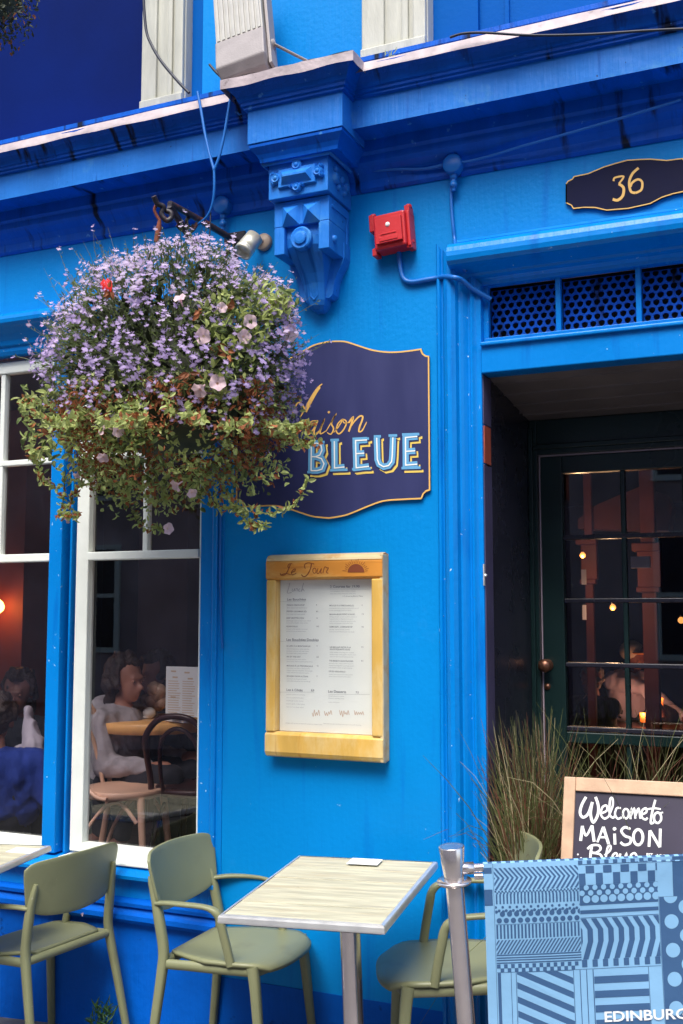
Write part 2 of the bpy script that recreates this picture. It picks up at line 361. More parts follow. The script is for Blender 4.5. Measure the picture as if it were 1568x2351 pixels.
def text(mb, txt, x, y, size, f, mi=0, offset=0.0, width=None, lift=0.0005, spacing=1.0):
    vs, fs = textgeo(txt, size, offset, spacing)
    if not vs: return
    k = 1.0
    if width: k = width / (max(v.x for v in vs) - min(v.x for v in vs))
    mb.add([f(x + v.x * k, y + v.y, lift) for v in vs], fs, mi)

# ================================================================== SETTING
# pavement rises gently to the right, like the street
SL = .0595
gz = lambda x: .02 + SL * (x + 2.0)
mb = MB(); mb.add([(-14, -2.6, gz(-14)), (12, -2.6, gz(12)), (12, .8, gz(12)), (-14, .8, gz(-14))], [(0, 1, 2, 3)])
mb.add([(-14, -2.6, gz(-14)), (-14, -2.6, gz(-14) - .14), (12, -2.6, gz(12) - .14), (12, -2.6, gz(12))], [(0, 1, 2, 3)])
tag(mb.build('pavement', 'stone'), kind='structure')
mb = MB(); mb.add([(-60, -60, gz(-60) - .14), (60, -60, gz(60) - .14), (60, -2.6, gz(60) - .14), (-60, -2.6, gz(-60) - .14)], [(0, 1, 2, 3)])
tag(mb.build('road', 'asphalt'), kind='structure')

# ================================================================== SHOP BUILDING
shop = thing('shop_building', 'bright blue painted cafe front with moulded cornice and white sash windows', 'building', (-1.7, 0, 0))
def part(name, mb, mats, parent=None, **k): return mb.build(name, mats, parent or shop, **k)
ZT = 3.19
# pier between window and door, and the wall band over everything
mb = MB()
mb.box(-2.108, -1.19, 0, .22, -.4, ZT)
mb.box(-6, -2.108, .0, .22, 2.74, ZT)
mb.box(-1.19, 3, 0, .22, 2.82, ZT)
part('wall', mb, 'blue')
mb = MB(); mb.box(-2.109, -1.228, -.003, .1, -.4, .25); part('shaded_plinth', mb, 'blue_shaded_base')  # panel added to darken the pier: shade below the tables put into colour
# lower wall below the windows with its ledge and plinth mould
mb = MB()
mb.box(-6, -2.11, -.004, .22, -.6, .40)
mb.profx([(.1, .40), (-.004, .40), (-.03, .405), (-.042, .42), (-.042, .438), (-.03, .446), (-.02, .462), (-.034, .468), (-.036, .482), (-.02, .49), (-.002, .495), (.1, .495)], -6, -2.112)
part('shaded_plinth', mb, 'blue_shaded_base')
mb = MB()
mb.profx([(.1, .495), (-.004, .495), (-.004, .56), (-.012, .57), (-.05, .575), (-.052, .588), (-.006, .622), (.1, .63)], -6, -2.114)
part('window_ledge', mb, 'blue_trim')
# blue casing to the right of the windows (beads)
mb = MB()
mb.box(-2.213, -2.160, -.006, .1, .63, 2.74); mb.sweep([(-2.147, -.004, .5), (-2.147, -.004, 2.74)], .013, 10)
mb.box(-2.136, -2.109, -.003, .1, .5, 2.74)
part('window_casing', mb, 'blue_trim', bevel=.002)
# post between the two windows
mb = MB(); mb.box(-2.952, -2.887, -.012, .075, .632, 2.735)
mb.box(-2.868, -2.858, .018, .08, .632, 2.735)
part('window_post', mb, 'blue_trim', bevel=.003)
# moulded window head
HD = [(.05, 2.73), (-.004, 2.73), (-.012, 2.745), (-.012, 2.765), (-.024, 2.77), (-.028, 2.79), (-.045, 2.815), (-.07, 2.835), (-.082, 2.84),
      (-.092, 2.85), (-.095, 2.865), (-.092, 2.88), (-.08, 2.892), (-.06, 2.897), (-.03, 2.90), (-.012, 2.915), (.05, 2.92)]
part('window_head', MB().profx(HD, -6, -2.13, smooth=False), 'blue_trim')

def window(x0, x1, bars, post_side):
    w = bpy.data.objects.new('window', None); COL.objects.link(w); w.parent = shop
    w.location = ((x0 + x1) / 2, 0, .64)
    def sp(name, mb, m, **k):
        o = mb.build(name, m, w, **k); o.matrix_parent_inverse = Matrix.Translation((-(x0 + x1) / 2, 0, -.64)); return o
    fr = MB(); l, r = (.062, .028) if post_side else (.028, .013)
    fr.box(x0, x0 + l, .028, .075, .64, 2.71); fr.box(x1 - r, x1, .028, .075, .64, 2.71)
    fr.box(x0 + l, x1 - r, .030, .073, 2.66, 2.71); fr.box(x0 + l, x1 - r, .026, .073, .628, .676)
    sp('frame', fr, 'white', bevel=.004)
    ra = MB(); ra.box(x0 + l, x1 - r, .022, .07, 1.824, 1.858)
    sp('meeting_rail', ra, 'white', bevel=.004)
    for b in bars: sp('glazing_bar', MB().box(b - .012, b + .012, .036, .07, 1.858, 2.66), 'white', bevel=.004)
    sp('glazing_bar', MB().box(x0 + l, x1 - r, .034, .068, 2.247, 2.271), 'white', bevel=.004)
    gl = MB(); gl.add([(x0 + l, .056, 1.85), (x1 - r, .056, 1.85), (x1 - r, .0575, 2.67), (x0 + l, .0575, 2.67)], [(0, 1, 2, 3)])
    gl.add([(x0 + l, .062, .67), (x1 - r, .062, .67), (x1 - r, .0605, 1.83), (x0 + l, .0605, 1.83)], [(0, 1, 2, 3)])
    sp('pane', gl, 'glass')
    sp('sill', MB().box(x0 - .01 if post_side else x0, x1 - .004, -.03, .073, .618, .628), 'white', bevel=.003)
    return w
window(-2.842, -2.213, [-2.505], True)
window(-3.60, -2.953, [-3.27], False)
window(-4.30, -3.66, [-3.98], False)
mb = MB(); mb.box(-6, -4.30, .0, .2, .5, 2.75); mb.box(-3.66, -3.60, -.01, .1, .632, 2.735)
part('window_post', mb, 'blue_trim')

# ---- cornice
def cornice_prof(dx):
    y = -dx
    return [(.02, 3.185), (-.006, 3.185), (-.016, 3.195), (-.016, 3.225), (-.03, 3.245), (-.055, 3.262), (-.066, 3.275), (-.066, 3.30), (-.078, 3.31), (-.078, 3.352),
            (y + .012, 3.356), (y, 3.351), (y, 3.456), (y - .014, 3.459), (y - .014, 3.468), (y - .022, 3.470), (y - .022, 3.481), (y - .03, 3.484),
            (y - .034, 3.495), (y - .046, 3.512), (y - .062, 3.526), (y - .068, 3.532), (y - .07, 3.546), (.3, 3.546)]
CD = .19
for i, (xa, xb) in enumerate(((-7, -1.67), (-1.67, 4))):
    prof = cornice_prof(CD)
    mb = MB()
    mb.profx(prof[:11], xa, xb, 0, caps=False); mb.profx(prof[10:13], xa, xb, 1, caps=False); mb.profx(prof[12:], xa, xb, 0, caps=False)
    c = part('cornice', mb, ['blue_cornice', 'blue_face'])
    # wavy lead strip
    lm = MB(); n = 90; top = []; bot = []; back = []
    for k in range(n + 1):
        x = xa + (xb - xa) * k / n
        if i == 0: x = min(x, -1.905)
        else: x = max(x, -1.442)
        wv = .003 * math.sin(x * 9) + .003 * math.sin(x * 23 + 1) + rnd.uniform(-.0015, .0015)
        top.append((x, -CD - .070 + wv * .4, 3.549 + .004)); bot.append((x, -CD - .077 + wv, 3.517 + wv)); back.append((x, -.02, 3.56))
    vs = bot + top + back; q = n + 1
    lm.add(vs, [(k, k + 1, q + k + 1, q + k) for k in range(n)] + [(q + k, q + k + 1, 2 * q + k + 1, 2 * q + k) for k in range(n)], 0, True)
    lead = lm.build('lead_flashing', 'lead', c)
# block of the cornice breaking forward over the console
XB0, XB1 = -1.865, -1.482
BD = .28
mb = MB()
yb = -BD
def ring(o, z): return [(XB0 - o, yb - o, z), (XB1 + o, yb - o, z), (XB1 + o, .02, z), (XB0 - o, .02, z)]
levels = [(-.035, 3.262), (-.032, 3.275), (-.024, 3.290), (-.012, 3.303), (-.004, 3.312), (-.003, 3.322), (-.010, 3.326), (0, 3.327), (0, 3.452), (.012, 3.455), (.012, 3.465), (.020, 3.467), (.020, 3.479), (.028, 3.483), (.033, 3.497),
          (.045, 3.512), (.061, 3.527), (.068, 3.533), (.07, 3.546)]
vs = [p for o, z in levels for p in ring(o, z)]
fs = []; ms = []
for i in range(len(levels) - 1):
    for j in range(4):
        fs.append((i * 4 + j, i * 4 + (j + 1) % 4, (i + 1) * 4 + (j + 1) % 4, (i + 1) * 4 + j)); ms.append(1 if 6 <= i <= 7 else 0)
for f, m_ in zip(fs, ms): mb.add([vs[a] for a in f], [(0, 1, 2, 3)], m_)
mb.add(ring(*levels[0]), [(3, 2, 1, 0)]); mb.add(ring(*levels[-1]), [(0, 1, 2, 3)])
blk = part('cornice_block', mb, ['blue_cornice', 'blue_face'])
lm = MB(); path = [(XB0 - .075, .0), (XB0 - .075, yb - .076), (XB1 + .075, yb - .076), (XB1 + .075, .0)]
pp = []
for a, b in zip(path, path[1:]):
    for k in range(16): pp.append((a[0] + (b[0] - a[0]) * k / 16, a[1] + (b[1] - a[1]) * k / 16))
pp.append(path[-1]); n = len(pp)
bot = [(x, y, 3.516 + .003 * math.sin(k * .9)) for k, (x, y) in enumerate(pp)]; top = [(x, y, 3.553 + .002 * math.sin(k * 1.7)) for k, (x, y) in enumerate(pp)]
lm.add(bot + top, [(k, k + 1, n + k + 1, n + k) for k in range(n - 1)]); lm.add(top, [tuple(range(n))])
lm.build('lead_flashing', 'lead', blk)

# ---- console bracket (carved)
con = bpy.data.objects.new('console_bracket', None); COL.objects.link(con); con.parent = shop; con.location = (-1.7, 0, 2.75)
XC = -1.69
def cpart(name, mb, m='blue_face', **k):
    o = mb.build(name, m, con, **k); o.matrix_parent_inverse = Matrix.Translation((1.7, 0, -2.75)); return o
YT = -.215
mb = MB(); mb.box(XC - .121, XC + .121, YT, .0, 3.128, 3.262); cpart('head_block', mb, bevel=.003)
rb = MB(); rb.sweep([(XC - .135, -.02, 3.262), (XC - .137, YT - .012, 3.262), (XC + .135, YT - .012, 3.262), (XC + .137, -.02, 3.262)], .009, 8); cpart('rope_bead', rb)
# cartouche: raised pointed tablet with knobs
ca = MB(); zc = 3.198
def frustum(mb, cx, cz, w0, h0, w1, h1, ya, yb2):
    a = [(cx - w0, ya, cz - h0), (cx + w0, ya, cz - h0), (cx + w0, ya, cz + h0), (cx - w0, ya, cz + h0)]
    b = [(cx - w1, yb2, cz - h1), (cx + w1, yb2, cz - h1), (cx + w1, yb2, cz + h1), (cx - w1, yb2, cz + h1)]
    mb.add(a + b, [(4, 5, 6, 7), (0, 1, 5, 4), (1, 2, 6, 5), (2, 3, 7, 6), (3, 0, 4, 7)])
frustum(ca, XC, zc, .078, .036, .074, .033, YT, YT - .012)
frustum(ca, XC, zc, .062, .026, .048, .004, YT - .012, YT - .034)
for dx, dz, r in ((-.086, .004, .02), (.086, .004, .02), (0, .042, .021), (0, -.042, .018), (-.10, -.012, .009), (.10, -.012, .009), (-.098, .022, .009), (.098, .022, .009), (-.022, -.036, .008), (.022, -.036, .008)):
    ca.lathe((XC + dx, YT, zc + dz), (0, -1, 0), [(0, r), (.012, r * .95), (.018, r * .75), (.016, r * .45), (.02, r * .3), (.022, .001)], 16, 0, False)
cpart('cartouche', ca)
# side rosettes
sr = MB()
for dy, dz, r in ((-.15, .0, .024), (-.10, .01, .016), (-.055, -.004, .02), (-.13, -.03, .011), (-.08, -.035, .011), (-.16, .03, .01)):
    sr.lathe((XC + .121, dy, zc + dz), (1, 0, 0), [(0, r), (.010, r * .9), (.014, r * .6), (.015, .001)], 14)
cpart('side_rosette', sr)
# lower shaft
YS = -.185
mb = MB(); mb.box(XC - .112, XC + .112, YS, .0, 3.03, 3.124)
mb.box(XC - .112, XC - .070, YS, 0, 2.925, 3.03); mb.box(XC + .070, XC + .112, YS, 0, 2.925, 3.03)
mb.box(XC - .07, XC + .07, YS + .02, 0, 2.985, 3.03)
cpart('shaft', mb, bevel=.003)
for dx in (-.042, .042):
    py = MB(); frustum(py, XC + dx, 3.068, .037, .040, .001, .001, YS, YS - .032); cpart('diamond_boss', py)
ro = MB(); ro.lathe((XC, YS + .02, 2.976), (0, -1, 0), [(0, .043), (.024, .043), (.028, .038), (.026, .026), (.034, .024), (.036, .016), (.037, .001)], 28, 0, False); cpart('roundel', ro)
# side sunk panel + boss
sp_ = MB(); sp_.box(XC + .112, XC + .117, -.165, -.03, 3.085, 3.095); sp_.box(XC + .112, XC + .117, -.03, -.02, 2.95, 3.095)
cpart('side_panel', sp_); sp_ = MB(); sp_.lathe((XC + .112, -.14, 2.97), (1, 0, 0), [(0, .016), (.008, .014), (.012, .006), (.012, .001)], 14); cpart('side_boss', sp_)
# tapering scrolled foot: side profile (y, z) with narrowing width
foot = [(-.165, 2.985, .070), (-.158, 2.955, .070), (-.142, 2.93, .066), (-.118, 2.90, .058), (-.094, 2.868, .050), (-.076, 2.835, .044), (-.066, 2.80, .040), (-.060, 2.775, .038), (-.052, 2.757, .032), (-.036, 2.744, .022), (-.012, 2.738, .014)]
mb = MB(); n = len(foot)
vs = []
for y, z, w in foot: vs += [(XC - w, y, z), (XC - w * .55, y - .012, z), (XC + w * .55, y - .012, z), (XC + w, y, z), (XC + w, 0, z), (XC - w, 0, z)]
fs = [(i * 6 + j, i * 6 + (j + 1) % 6, (i + 1) * 6 + (j + 1) % 6, (i + 1) * 6 + j) for i in range(n - 1) for j in range(6)]
mb.add(vs, fs); mb.add(vs[-6:], [(0, 1, 2, 3, 4, 5)])
cpart('scroll_foot', mb, 'blue_face')
# flanking wings of the foot against the wall
mb = MB()
for sgn in (-1, 1):
    o = [(XC + sgn * .066, 2.985), (XC + sgn * .116, 2.985), (XC + sgn * .116, 2.93), (XC + sgn * .108, 2.905), (XC + sgn * .088, 2.875), (XC + sgn * .074, 2.84), (XC + sgn * .068, 2.795), (XC + sgn * .056, 2.782), (XC + sgn * .032, 2.782)]
    mb.prism(o, -.055, 0)
mb.sweep([(XC - .014, -.076, 2.83), (XC - .014, -.074, 2.79), (XC, -.07, 2.775), (XC + .014, -.074, 2.79), (XC + .014, -.076, 2.83)], .005, 8)
cpart('foot_wing', mb, 'blue_face', recalc=True)

# ---- upper storey
mb = MB(); mb.box(-2.25, -1.526, .02, .2, 3.5, 5.4); part('upper_wall', mb, 'blue')
part('upper_reveal', MB().box(-2.32, -2.25, .05, .2, 3.5, 5.4), 'upper_blue'); part('upper_reveal', MB().box(-1.256, -1.08, .06, .2, 3.5, 5.4), 'upper_blue')
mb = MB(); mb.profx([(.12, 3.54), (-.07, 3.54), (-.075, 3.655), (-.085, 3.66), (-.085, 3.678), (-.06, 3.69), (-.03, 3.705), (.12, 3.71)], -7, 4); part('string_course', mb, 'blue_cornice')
def casing(x0, x1):
    mb = MB(); n = 5; w = (x1 - x0)
    mb.box(x0, x1, .0, .12, 3.66, 5.4)
    mb.box(x0 + w * .62, x0 + w * .72, -.012, .0, 3.66, 5.4); mb.box(x0 + w * .80, x0 + w * .985, -.02, .0, 3.66, 5.4); mb.box(x0 + w * .02, x0 + w * .36, -.014, .0, 3.69, 5.4)
    mb.box(x0 + .004, x1 - .004, -.026, .1, 3.62, 3.745)
    part('window_casing', mb, 'casing', bevel=.005)
casing(-2.535, -2.32); casing(-1.526, -1.256)
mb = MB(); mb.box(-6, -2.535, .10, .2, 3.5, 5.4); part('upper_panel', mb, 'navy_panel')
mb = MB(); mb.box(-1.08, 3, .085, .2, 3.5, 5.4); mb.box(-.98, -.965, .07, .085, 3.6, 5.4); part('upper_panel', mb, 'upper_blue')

# ---- door surround: one mitred moulding up the left, across the top, down the right
PR = [(0, .01), (0, -.012), (.006, -.02), (.014, -.02), (.02, -.013), (.026, -.012), (.030, -.028), (.040, -.046), (.054, -.056), (.068, -.053), (.080, -.040),
      (.086, -.022), (.092, -.02), (.100, -.012), (.112, .004), (.118, .006), (.122, -.002), (.130, -.004), (.136, .004), (.142, .01), (.158, .012), (.160, .05)]
x0_, zt_ = -1.228, 2.942; x1_ = .35
mb = MB(); n = len(PR); A_, B_, C_, D__ = [], [], [], []
for u, y in PR:
    A_.append((x0_ + u, y, -.3)); B_.append((x0_ + u, y, zt_ - u)); C_.append((x1_ - u, y, zt_ - u)); D__.append((x1_ - u, y, -.3))
for P_, Q_ in ((A_, B_), (C_, D__)):
    mb.add(P_ + Q_, [(i, i + 1, n + i + 1, n + i) for i in range(n - 1)], 0, False)
part('door_surround', mb, 'blue_trim')
LR = [(.01, 2.945), (-.012, 2.945), (-.018, 2.935), (-.016, 2.925), (-.030, 2.921), (-.056, 2.918), (-.076, 2.909), (-.088, 2.896), (-.094, 2.879), (-.095, 2.862), (-.091, 2.846), (-.080, 2.834), (-.062, 2.829), (-.050, 2.826), (-.036, 2.822),
      (-.012, 2.815), (-.006, 2.806), (.012, 2.80), (.024, 2.79), (.03, 2.778), (.06, 2.776)]
part('door_lintel', MB().profx(LR, -1.162, .30), 'blue_trim')
mb = MB(); mb.box(.19, 3, -.004, .22, -.3, 2.82); part('wall', mb, 'blue')
# fret vent grille
def grille(xa, xb):
    g = MB(); za, zb = 2.585, 2.772; p = .0295; r_out = p / math.sqrt(3); rows = int((zb - za) / (p * .866)) + 1
    y0 = .088; cols = int((xb - xa) / p) + 2
    for r in range(rows + 1):
        for c in range(cols):
            cx = xa + c * p + (p / 2 if r % 2 else 0); cz = za + r * p * .866
            ou = []; inn = []
            for k in range(12):
                a = R(30 * k); ro_ = r_out * (1 if k % 2 == 1 else .866)
                ou.append((min(xb, max(xa, cx + ro_ * math.cos(a))), min(zb, max(za, cz + ro_ * math.sin(a)))))
                ri = .0116 * (1.05 if k % 4 == 1 else .92)
                inn.append((min(xb, max(xa, cx + ri * math.cos(a))), min(zb, max(za, cz + ri * math.sin(a)))))
            if cx - r_out > xb: continue
            vs = [(x, y0, z) for x, z in ou] + [(x, y0, z) for x, z in inn] + [(x, y0 + .008, z) for x, z in inn]
            g.add(vs, [(k, (k + 1) % 12, 12 + (k + 1) % 12, 12 + k) for k in range(12)] + [(12 + k, 12 + (k + 1) % 12, 24 + (k + 1) % 12, 24 + k) for k in range(12)])
    return g
for xa, xb in ((-1.052, -.806), (-.790, -.532), (-.516, -.26), (-.244, .015)):
    part('vent_grille', grille(xa, xb), 'blue_cornice')  # cornice blue used here to put the lintel's shade into the colour
mb = MB()
for xm in (-.798, -.524, -.252): mb.box(xm - .009, xm + .009, .04, .07, 2.58, 2.78)
mb.box(-1.068, .19, .038, .075, 2.566, 2.586); mb.box(-1.07, -1.05, .042, .07, 2.586, 2.79)
part('grille_frame', mb, 'blue_trim', bevel=.002)
mb = MB(); mb.add([(-1.07, .14, 2.56), (.19, .14, 2.56), (.19, .14, 2.8), (-1.07, .14, 2.8)], [(0, 1, 2, 3)]); part('vent_cavity', mb, 'dark')
mb = MB(); mb.box(-1.068, .19, .002, .09, 2.452, 2.566); mb.box(-1.068, .19, -.012, .002, 2.548, 2.562)
part('transom_beam', mb, 'blue_trim', bevel=.004)

# ---- lobby and door
DY = .70
mb = MB(); mb.add([(-1.068, .09, 2.456), (.19, .09, 2.456), (.19, DY, 2.392), (-1.068, DY, 2.392)], [(0, 1, 2, 3)])
for k in range(4):
    yy = .16 + k * .14; zz = 2.456 - (yy - .09) * .105
    mb.box(-1.068, .19, yy, yy + .012, zz - .006, zz + .01)
part('lobby_ceiling', mb, 'lobby_ceiling')
mb = MB(); mb.box(-1.30, -1.068, .118, DY + .02, -.2, 2.50); part('lobby_wall', mb, 'jamb_dark')
mb = MB(); mb.box(.19, .4, .02, DY + .02, -.2, 2.50); part('lobby_wall', mb, 'jamb_dark')
mb = MB(); mb.box(-1.20, -1.066, .022, .118, -.2, 2.13); mb.box(-1.20, -1.066, .022, .118, 2.272, 2.452); mb.box(-1.2, -1.078, .03, .118, 2.13, 2.272)
sh = part('shutter_post', mb, 'jamb', bevel=.004)
mb = MB(); mb.box(-1.077, -1.064, .024, .10, 2.134, 2.268); mb.build('wood_patch', 'red_wood', sh)
mb = MB(); lp = at(1092, 1330, .012); mb.box(-1.0705, -1.066, .003, .016, 1.70, 1.775); mb.ball((-1.064, .010, 1.735), .006)
part('latch', mb, 'alu')
mb = MB(); mb.add([(-1.068, .0, .14), (.19, .0, .2), (.19, DY, .2), (-1.068, DY, .14)], [(0, 1, 2, 3)]); part('lobby_floor', mb, 'stone')
# door frame
mb = MB(); mb.box(-1.068, -1.036, DY - .03, DY + .05, .1, 2.392); mb.box(-1.036, .19, DY - .025, DY + .05, 2.25, 2.392); mb.box(.02, .19, DY - .03, DY + .05, .1, 2.25)
mb.box(-1.068, -1.05, DY - .05, DY - .03, .1, 2.36); mb.box(-1.05, .19, DY - .04, DY - .025, 2.27, 2.29)
part('door_frame', mb, 'black_green', bevel=.003)
door = bpy.data.objects.new('door', None); COL.objects.link(door); door.parent = shop; door.location = (-1.0, DY, .16)
def dpart(name, mb, m, **k):
    o = mb.build(name, m, door, **k); o.matrix_parent_inverse = Matrix.Translation((1.0, -DY, -.16)); return o
cols = [-.942, -.702, -.466, -.230, .0]
rows = [at(1360, y, DY).z for y in (1083, 1232, 1379, 1527, 1675)]
mb = MB(); mb.box(-1.030, cols[0], DY, DY + .045, .17, 2.243); mb.box(.0, .02, DY, DY + .045, .17, 2.243)
mb.box(cols[0], .0, DY, DY + .045, rows[0], 2.243); mb.box(cols[0], 0, DY, DY + .045, .17, .42)
mb.box(cols[0], 0, DY - .004, DY + .045, rows[4] - .055, rows[4] - .012)
dpart('door_leaf', mb, 'black_green', bevel=.004)
for c in cols[1:4]: dpart('glazing_bar', MB().box(c - .009, c + .009, DY + .004, DY + .04, .42, rows[0]), 'black_green', bevel=.003)
for z in rows[1:]: dpart('glazing_bar', MB().box(cols[0], 0, DY + .002, DY + .042, z - .009, z + .009), 'jamb_dark', bevel=.003)
mb = MB(); mb.add([(cols[0], DY + .022, .42), (0, DY + .022, .42), (0, DY + .022, rows[0]), (cols[0], DY + .022, rows[0])], [(0, 1, 2, 3)]); dpart('pane', mb, 'glass')
mb = MB(); mb.box(-1.034, -1.029, DY - .006, DY + .03, .17, 2.247); mb.box(-1.034, .02, DY - .006, DY + .03, 2.2435, 2.249); dpart('lit_door_gap', mb, 'door_gap_light')
kp = at(1257, 1527, DY)
mb = MB(); mb.lathe((kp.x, DY, kp.z), (0, -1, 0), [(0, .024), (.006, .024), (.010, .012), (.03, .010), (.036, .02), (.046, .027), (.058, .025), (.066, .012), (.068, .001)], 20); dpart('handle', mb, 'brass')
mb = MB(); mb.lathe((kp.x - .002, DY, kp.z - .085), (0, -1, 0), [(0, .014), (.006, .013), (.008, .001)], 14); dpart('keyhole_cover', mb, 'brass')

# ---- inside
FI = .30
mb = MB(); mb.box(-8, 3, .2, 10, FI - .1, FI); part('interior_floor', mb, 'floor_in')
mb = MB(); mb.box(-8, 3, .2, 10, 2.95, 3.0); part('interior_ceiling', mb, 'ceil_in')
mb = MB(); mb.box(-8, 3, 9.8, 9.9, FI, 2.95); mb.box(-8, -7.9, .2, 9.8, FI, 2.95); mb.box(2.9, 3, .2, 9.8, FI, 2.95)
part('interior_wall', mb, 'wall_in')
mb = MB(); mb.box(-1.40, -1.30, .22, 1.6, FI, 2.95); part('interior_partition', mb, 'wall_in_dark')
# orange-red chimney breast seen in the left window and dark panelling behind the tables
pl = at(0, 1400, 1.9); pr_ = at(52, 1400, 1.9)
mb = MB(); mb.box(-7, pr_.x, 1.9, 2.2, FI, 2.95); part('interior_wall', mb, 'wall_in_red')
pa = at(95, 1400, 2.6); pb = at(150, 1400, 2.6)
mb = MB(); mb.box(pa.x, pb.x + .25, 2.55, 2.7, FI, 2.95); mb.box(pa.x + .9, pa.x + 1.3, 2.5, 2.7, FI, 2.95); part('interior_panelling', mb, 'wall_in_dark', bevel=.01)
# columns seen through the door: capital and shaft in warm red
def pillar(xl, xr, Y, ztop, zcap):
    mb = MB(); w = (xr - xl)
    mb.box(xl, xr, Y, Y + w, FI, ztop); mb.box(xl - .05, xr + .03, Y - .03, Y + w, zcap, zcap + .05); mb.box(xl - .03, xr + .02, Y - .02, Y + w, zcap - .25, zcap - .22)
    mb.box(xl - .02, xr + .03, Y - .02, Y + w, zcap - .22, zcap)
    part('interior_pillar', mb, 'pillar_red', bevel=.006)
a, b = at(*z5(1105, 1600), 3.1), at(*z5(1185, 1600), 3.1); pillar(a.x, b.x, 3.1, 2.95, at(*z5(1180, 1200), 3.1).z)
a, b = at(*z5(800, 1600), 3.2), at(*z5(850, 1900), 3.2); pillar(a.x, b.x, 3.2, 2.95, at(*z5(840, 1165), 3.2).z)
# painted lintel over the inner arch
A1 = [at(*z5(*p), 3.3) for p in ((757, 1080), (757, 1030), (860, 950), (1000, 890), (1100, 850), (1240, 900), (1265, 970), (1240, 1090))]
mb = MB(); mb.prism([(p.x, p.z) for p in A1], 3.3, 3.5); part('interior_arch', mb, 'pillar_red', recalc=True)
c0, c1 = at(*z5(1040, 1230), 2.5), at(*z5(1145, 1290), 2.5); part('pale_panel_or_light_strip', MB().box(c0.x, c1.x, 2.5, 2.53, c1.z, c0.z), 'screen_pale')
c0, c1 = at(*z5(775, 1300), 2.7), at(*z5(800, 1380), 2.7); part('pale_panel_or_light_strip', MB().box(c0.x, c1.x, 2.7, 2.72, c1.z, c0.z), 'screen_pale')  # this pale bar and the next put strips of light into surface colour
c0, c1 = at(*z5(780, 1490), 2.7), at(*z5(800, 1570), 2.7); part('pale_panel_or_light_strip', MB().box(c0.x, c1.x, 2.7, 2.72, c1.z, c0.z), 'screen_pale')

adopt(shop)

# ================================================================== opposite side of the street (seen in the panes)
opp = thing('stone_tenement', 'brown sandstone tenement with white framed windows across the street, seen in the shop panes', 'building', (0, -11, -.3))
mb = MB(); mb.box(-26, 16, -12, -11, -2, 8.6); part('wall', mb, 'tenement', opp)
for ix in range(12):
    for iz in range(3):
        x = -24 + ix * 3.2; z = 1.0 + iz * 2.6
        fr = MB(); fr.box(x - .6, x + .6, -11.0, -10.95, z - .06, z + 1.8)
        w_ = part('window', fr, 'white', opp)
        g_ = MB(); g_.box(x - .5, x - .03, -10.95, -10.94, z + .03, z + .85); g_.box(x + .03, x + .5, -10.95, -10.94, z + .03, z + .85); g_.box(x - .5, x - .03, -10.95, -10.94, z + .92, z + 1.72); g_.box(x + .03, x + .5, -10.95, -10.94, z + .92, z + 1.72)
        g_.build('pane', 'jamb_dark', w_)
mb = MB(); mb.box(-26, 16, -11, -10.8, .1, .35); mb.box(-26, 16, -11, -10.75, 8.4, 8.6); part('string_course', mb, 'tenement', opp)
adopt(opp)

# ================================================================== fittings on the front
def fplane(Y): return lambda x, y, l: (x, Y - l, y)
def pixplane(z, Y):
    "drawing units of one enlarged view of the photograph -> the plane of a sign"
    def f(x, y, l):
        p = at(*z(x, y), Y); return (p.x, Y - l, p.z)
    return f
# ---- painted name board
sg = thing('name_board', 'shaped navy name board lettered Maison BLEUE in gold and pale blue on the blue wall', 'sign', (-1.655, 0, 2.3))
half_top = [at(*z4(*p), -.012) for p in ((452, 133), (500, 137), (560, 155), (640, 180), (720, 191), (800, 188), (888, 176))]
half_bot = [at(*z4(*p), -.012) for p in ((888, 936), (800, 940), (700, 948), (620, 975), (560, 1000), (500, 1022), (410, 1036))]
cx = -1.655; xr = -1.258
pts = [(p.x, p.z) for p in half_top]; pts[0] = (cx, pts[0][1])
pts = [(q.x, q.y) for q in crom([(a, b, 0) for a, b in pts], 4)]
ct, cb = half_top[-1].z, half_bot[0].z
notch_t = [(-1.287, ct - .004), (-1.281, ct - .018), (-1.270, ct - .027), (xr, ct - .030)]
notch_b = [(xr, cb + .030), (-1.272, cb + .026), (-1.283, cb + .016), (-1.288, cb + .004)]
bt = [(p.x, p.z) for p in half_bot]; bt[-1] = (cx, bt[-1][1]); bt = [(q.x, q.y) for q in crom([(a, b, 0) for a, b in bt], 4)]
right = pts + notch_t + notch_b + bt
left = [(2 * cx - x, z) for x, z in reversed(right)][1:-1]
outline = right + left
mb = MB(); mb.prism(outline, -.012, .004); mb.build('panel', 'sign_navy', sg, recalc=True)
mb = MB(); loop = outline + outline[:2]; ribbon(mb, [(cx + (x - cx) * .995, 2.294 + (z - 2.294) * .994) for x, z in loop], .0055, fplane(-.012), smooth=False, base=.0004); mb.build('border', 'gold', sg)
f = pixplane(zs, -.012); mb = MB()
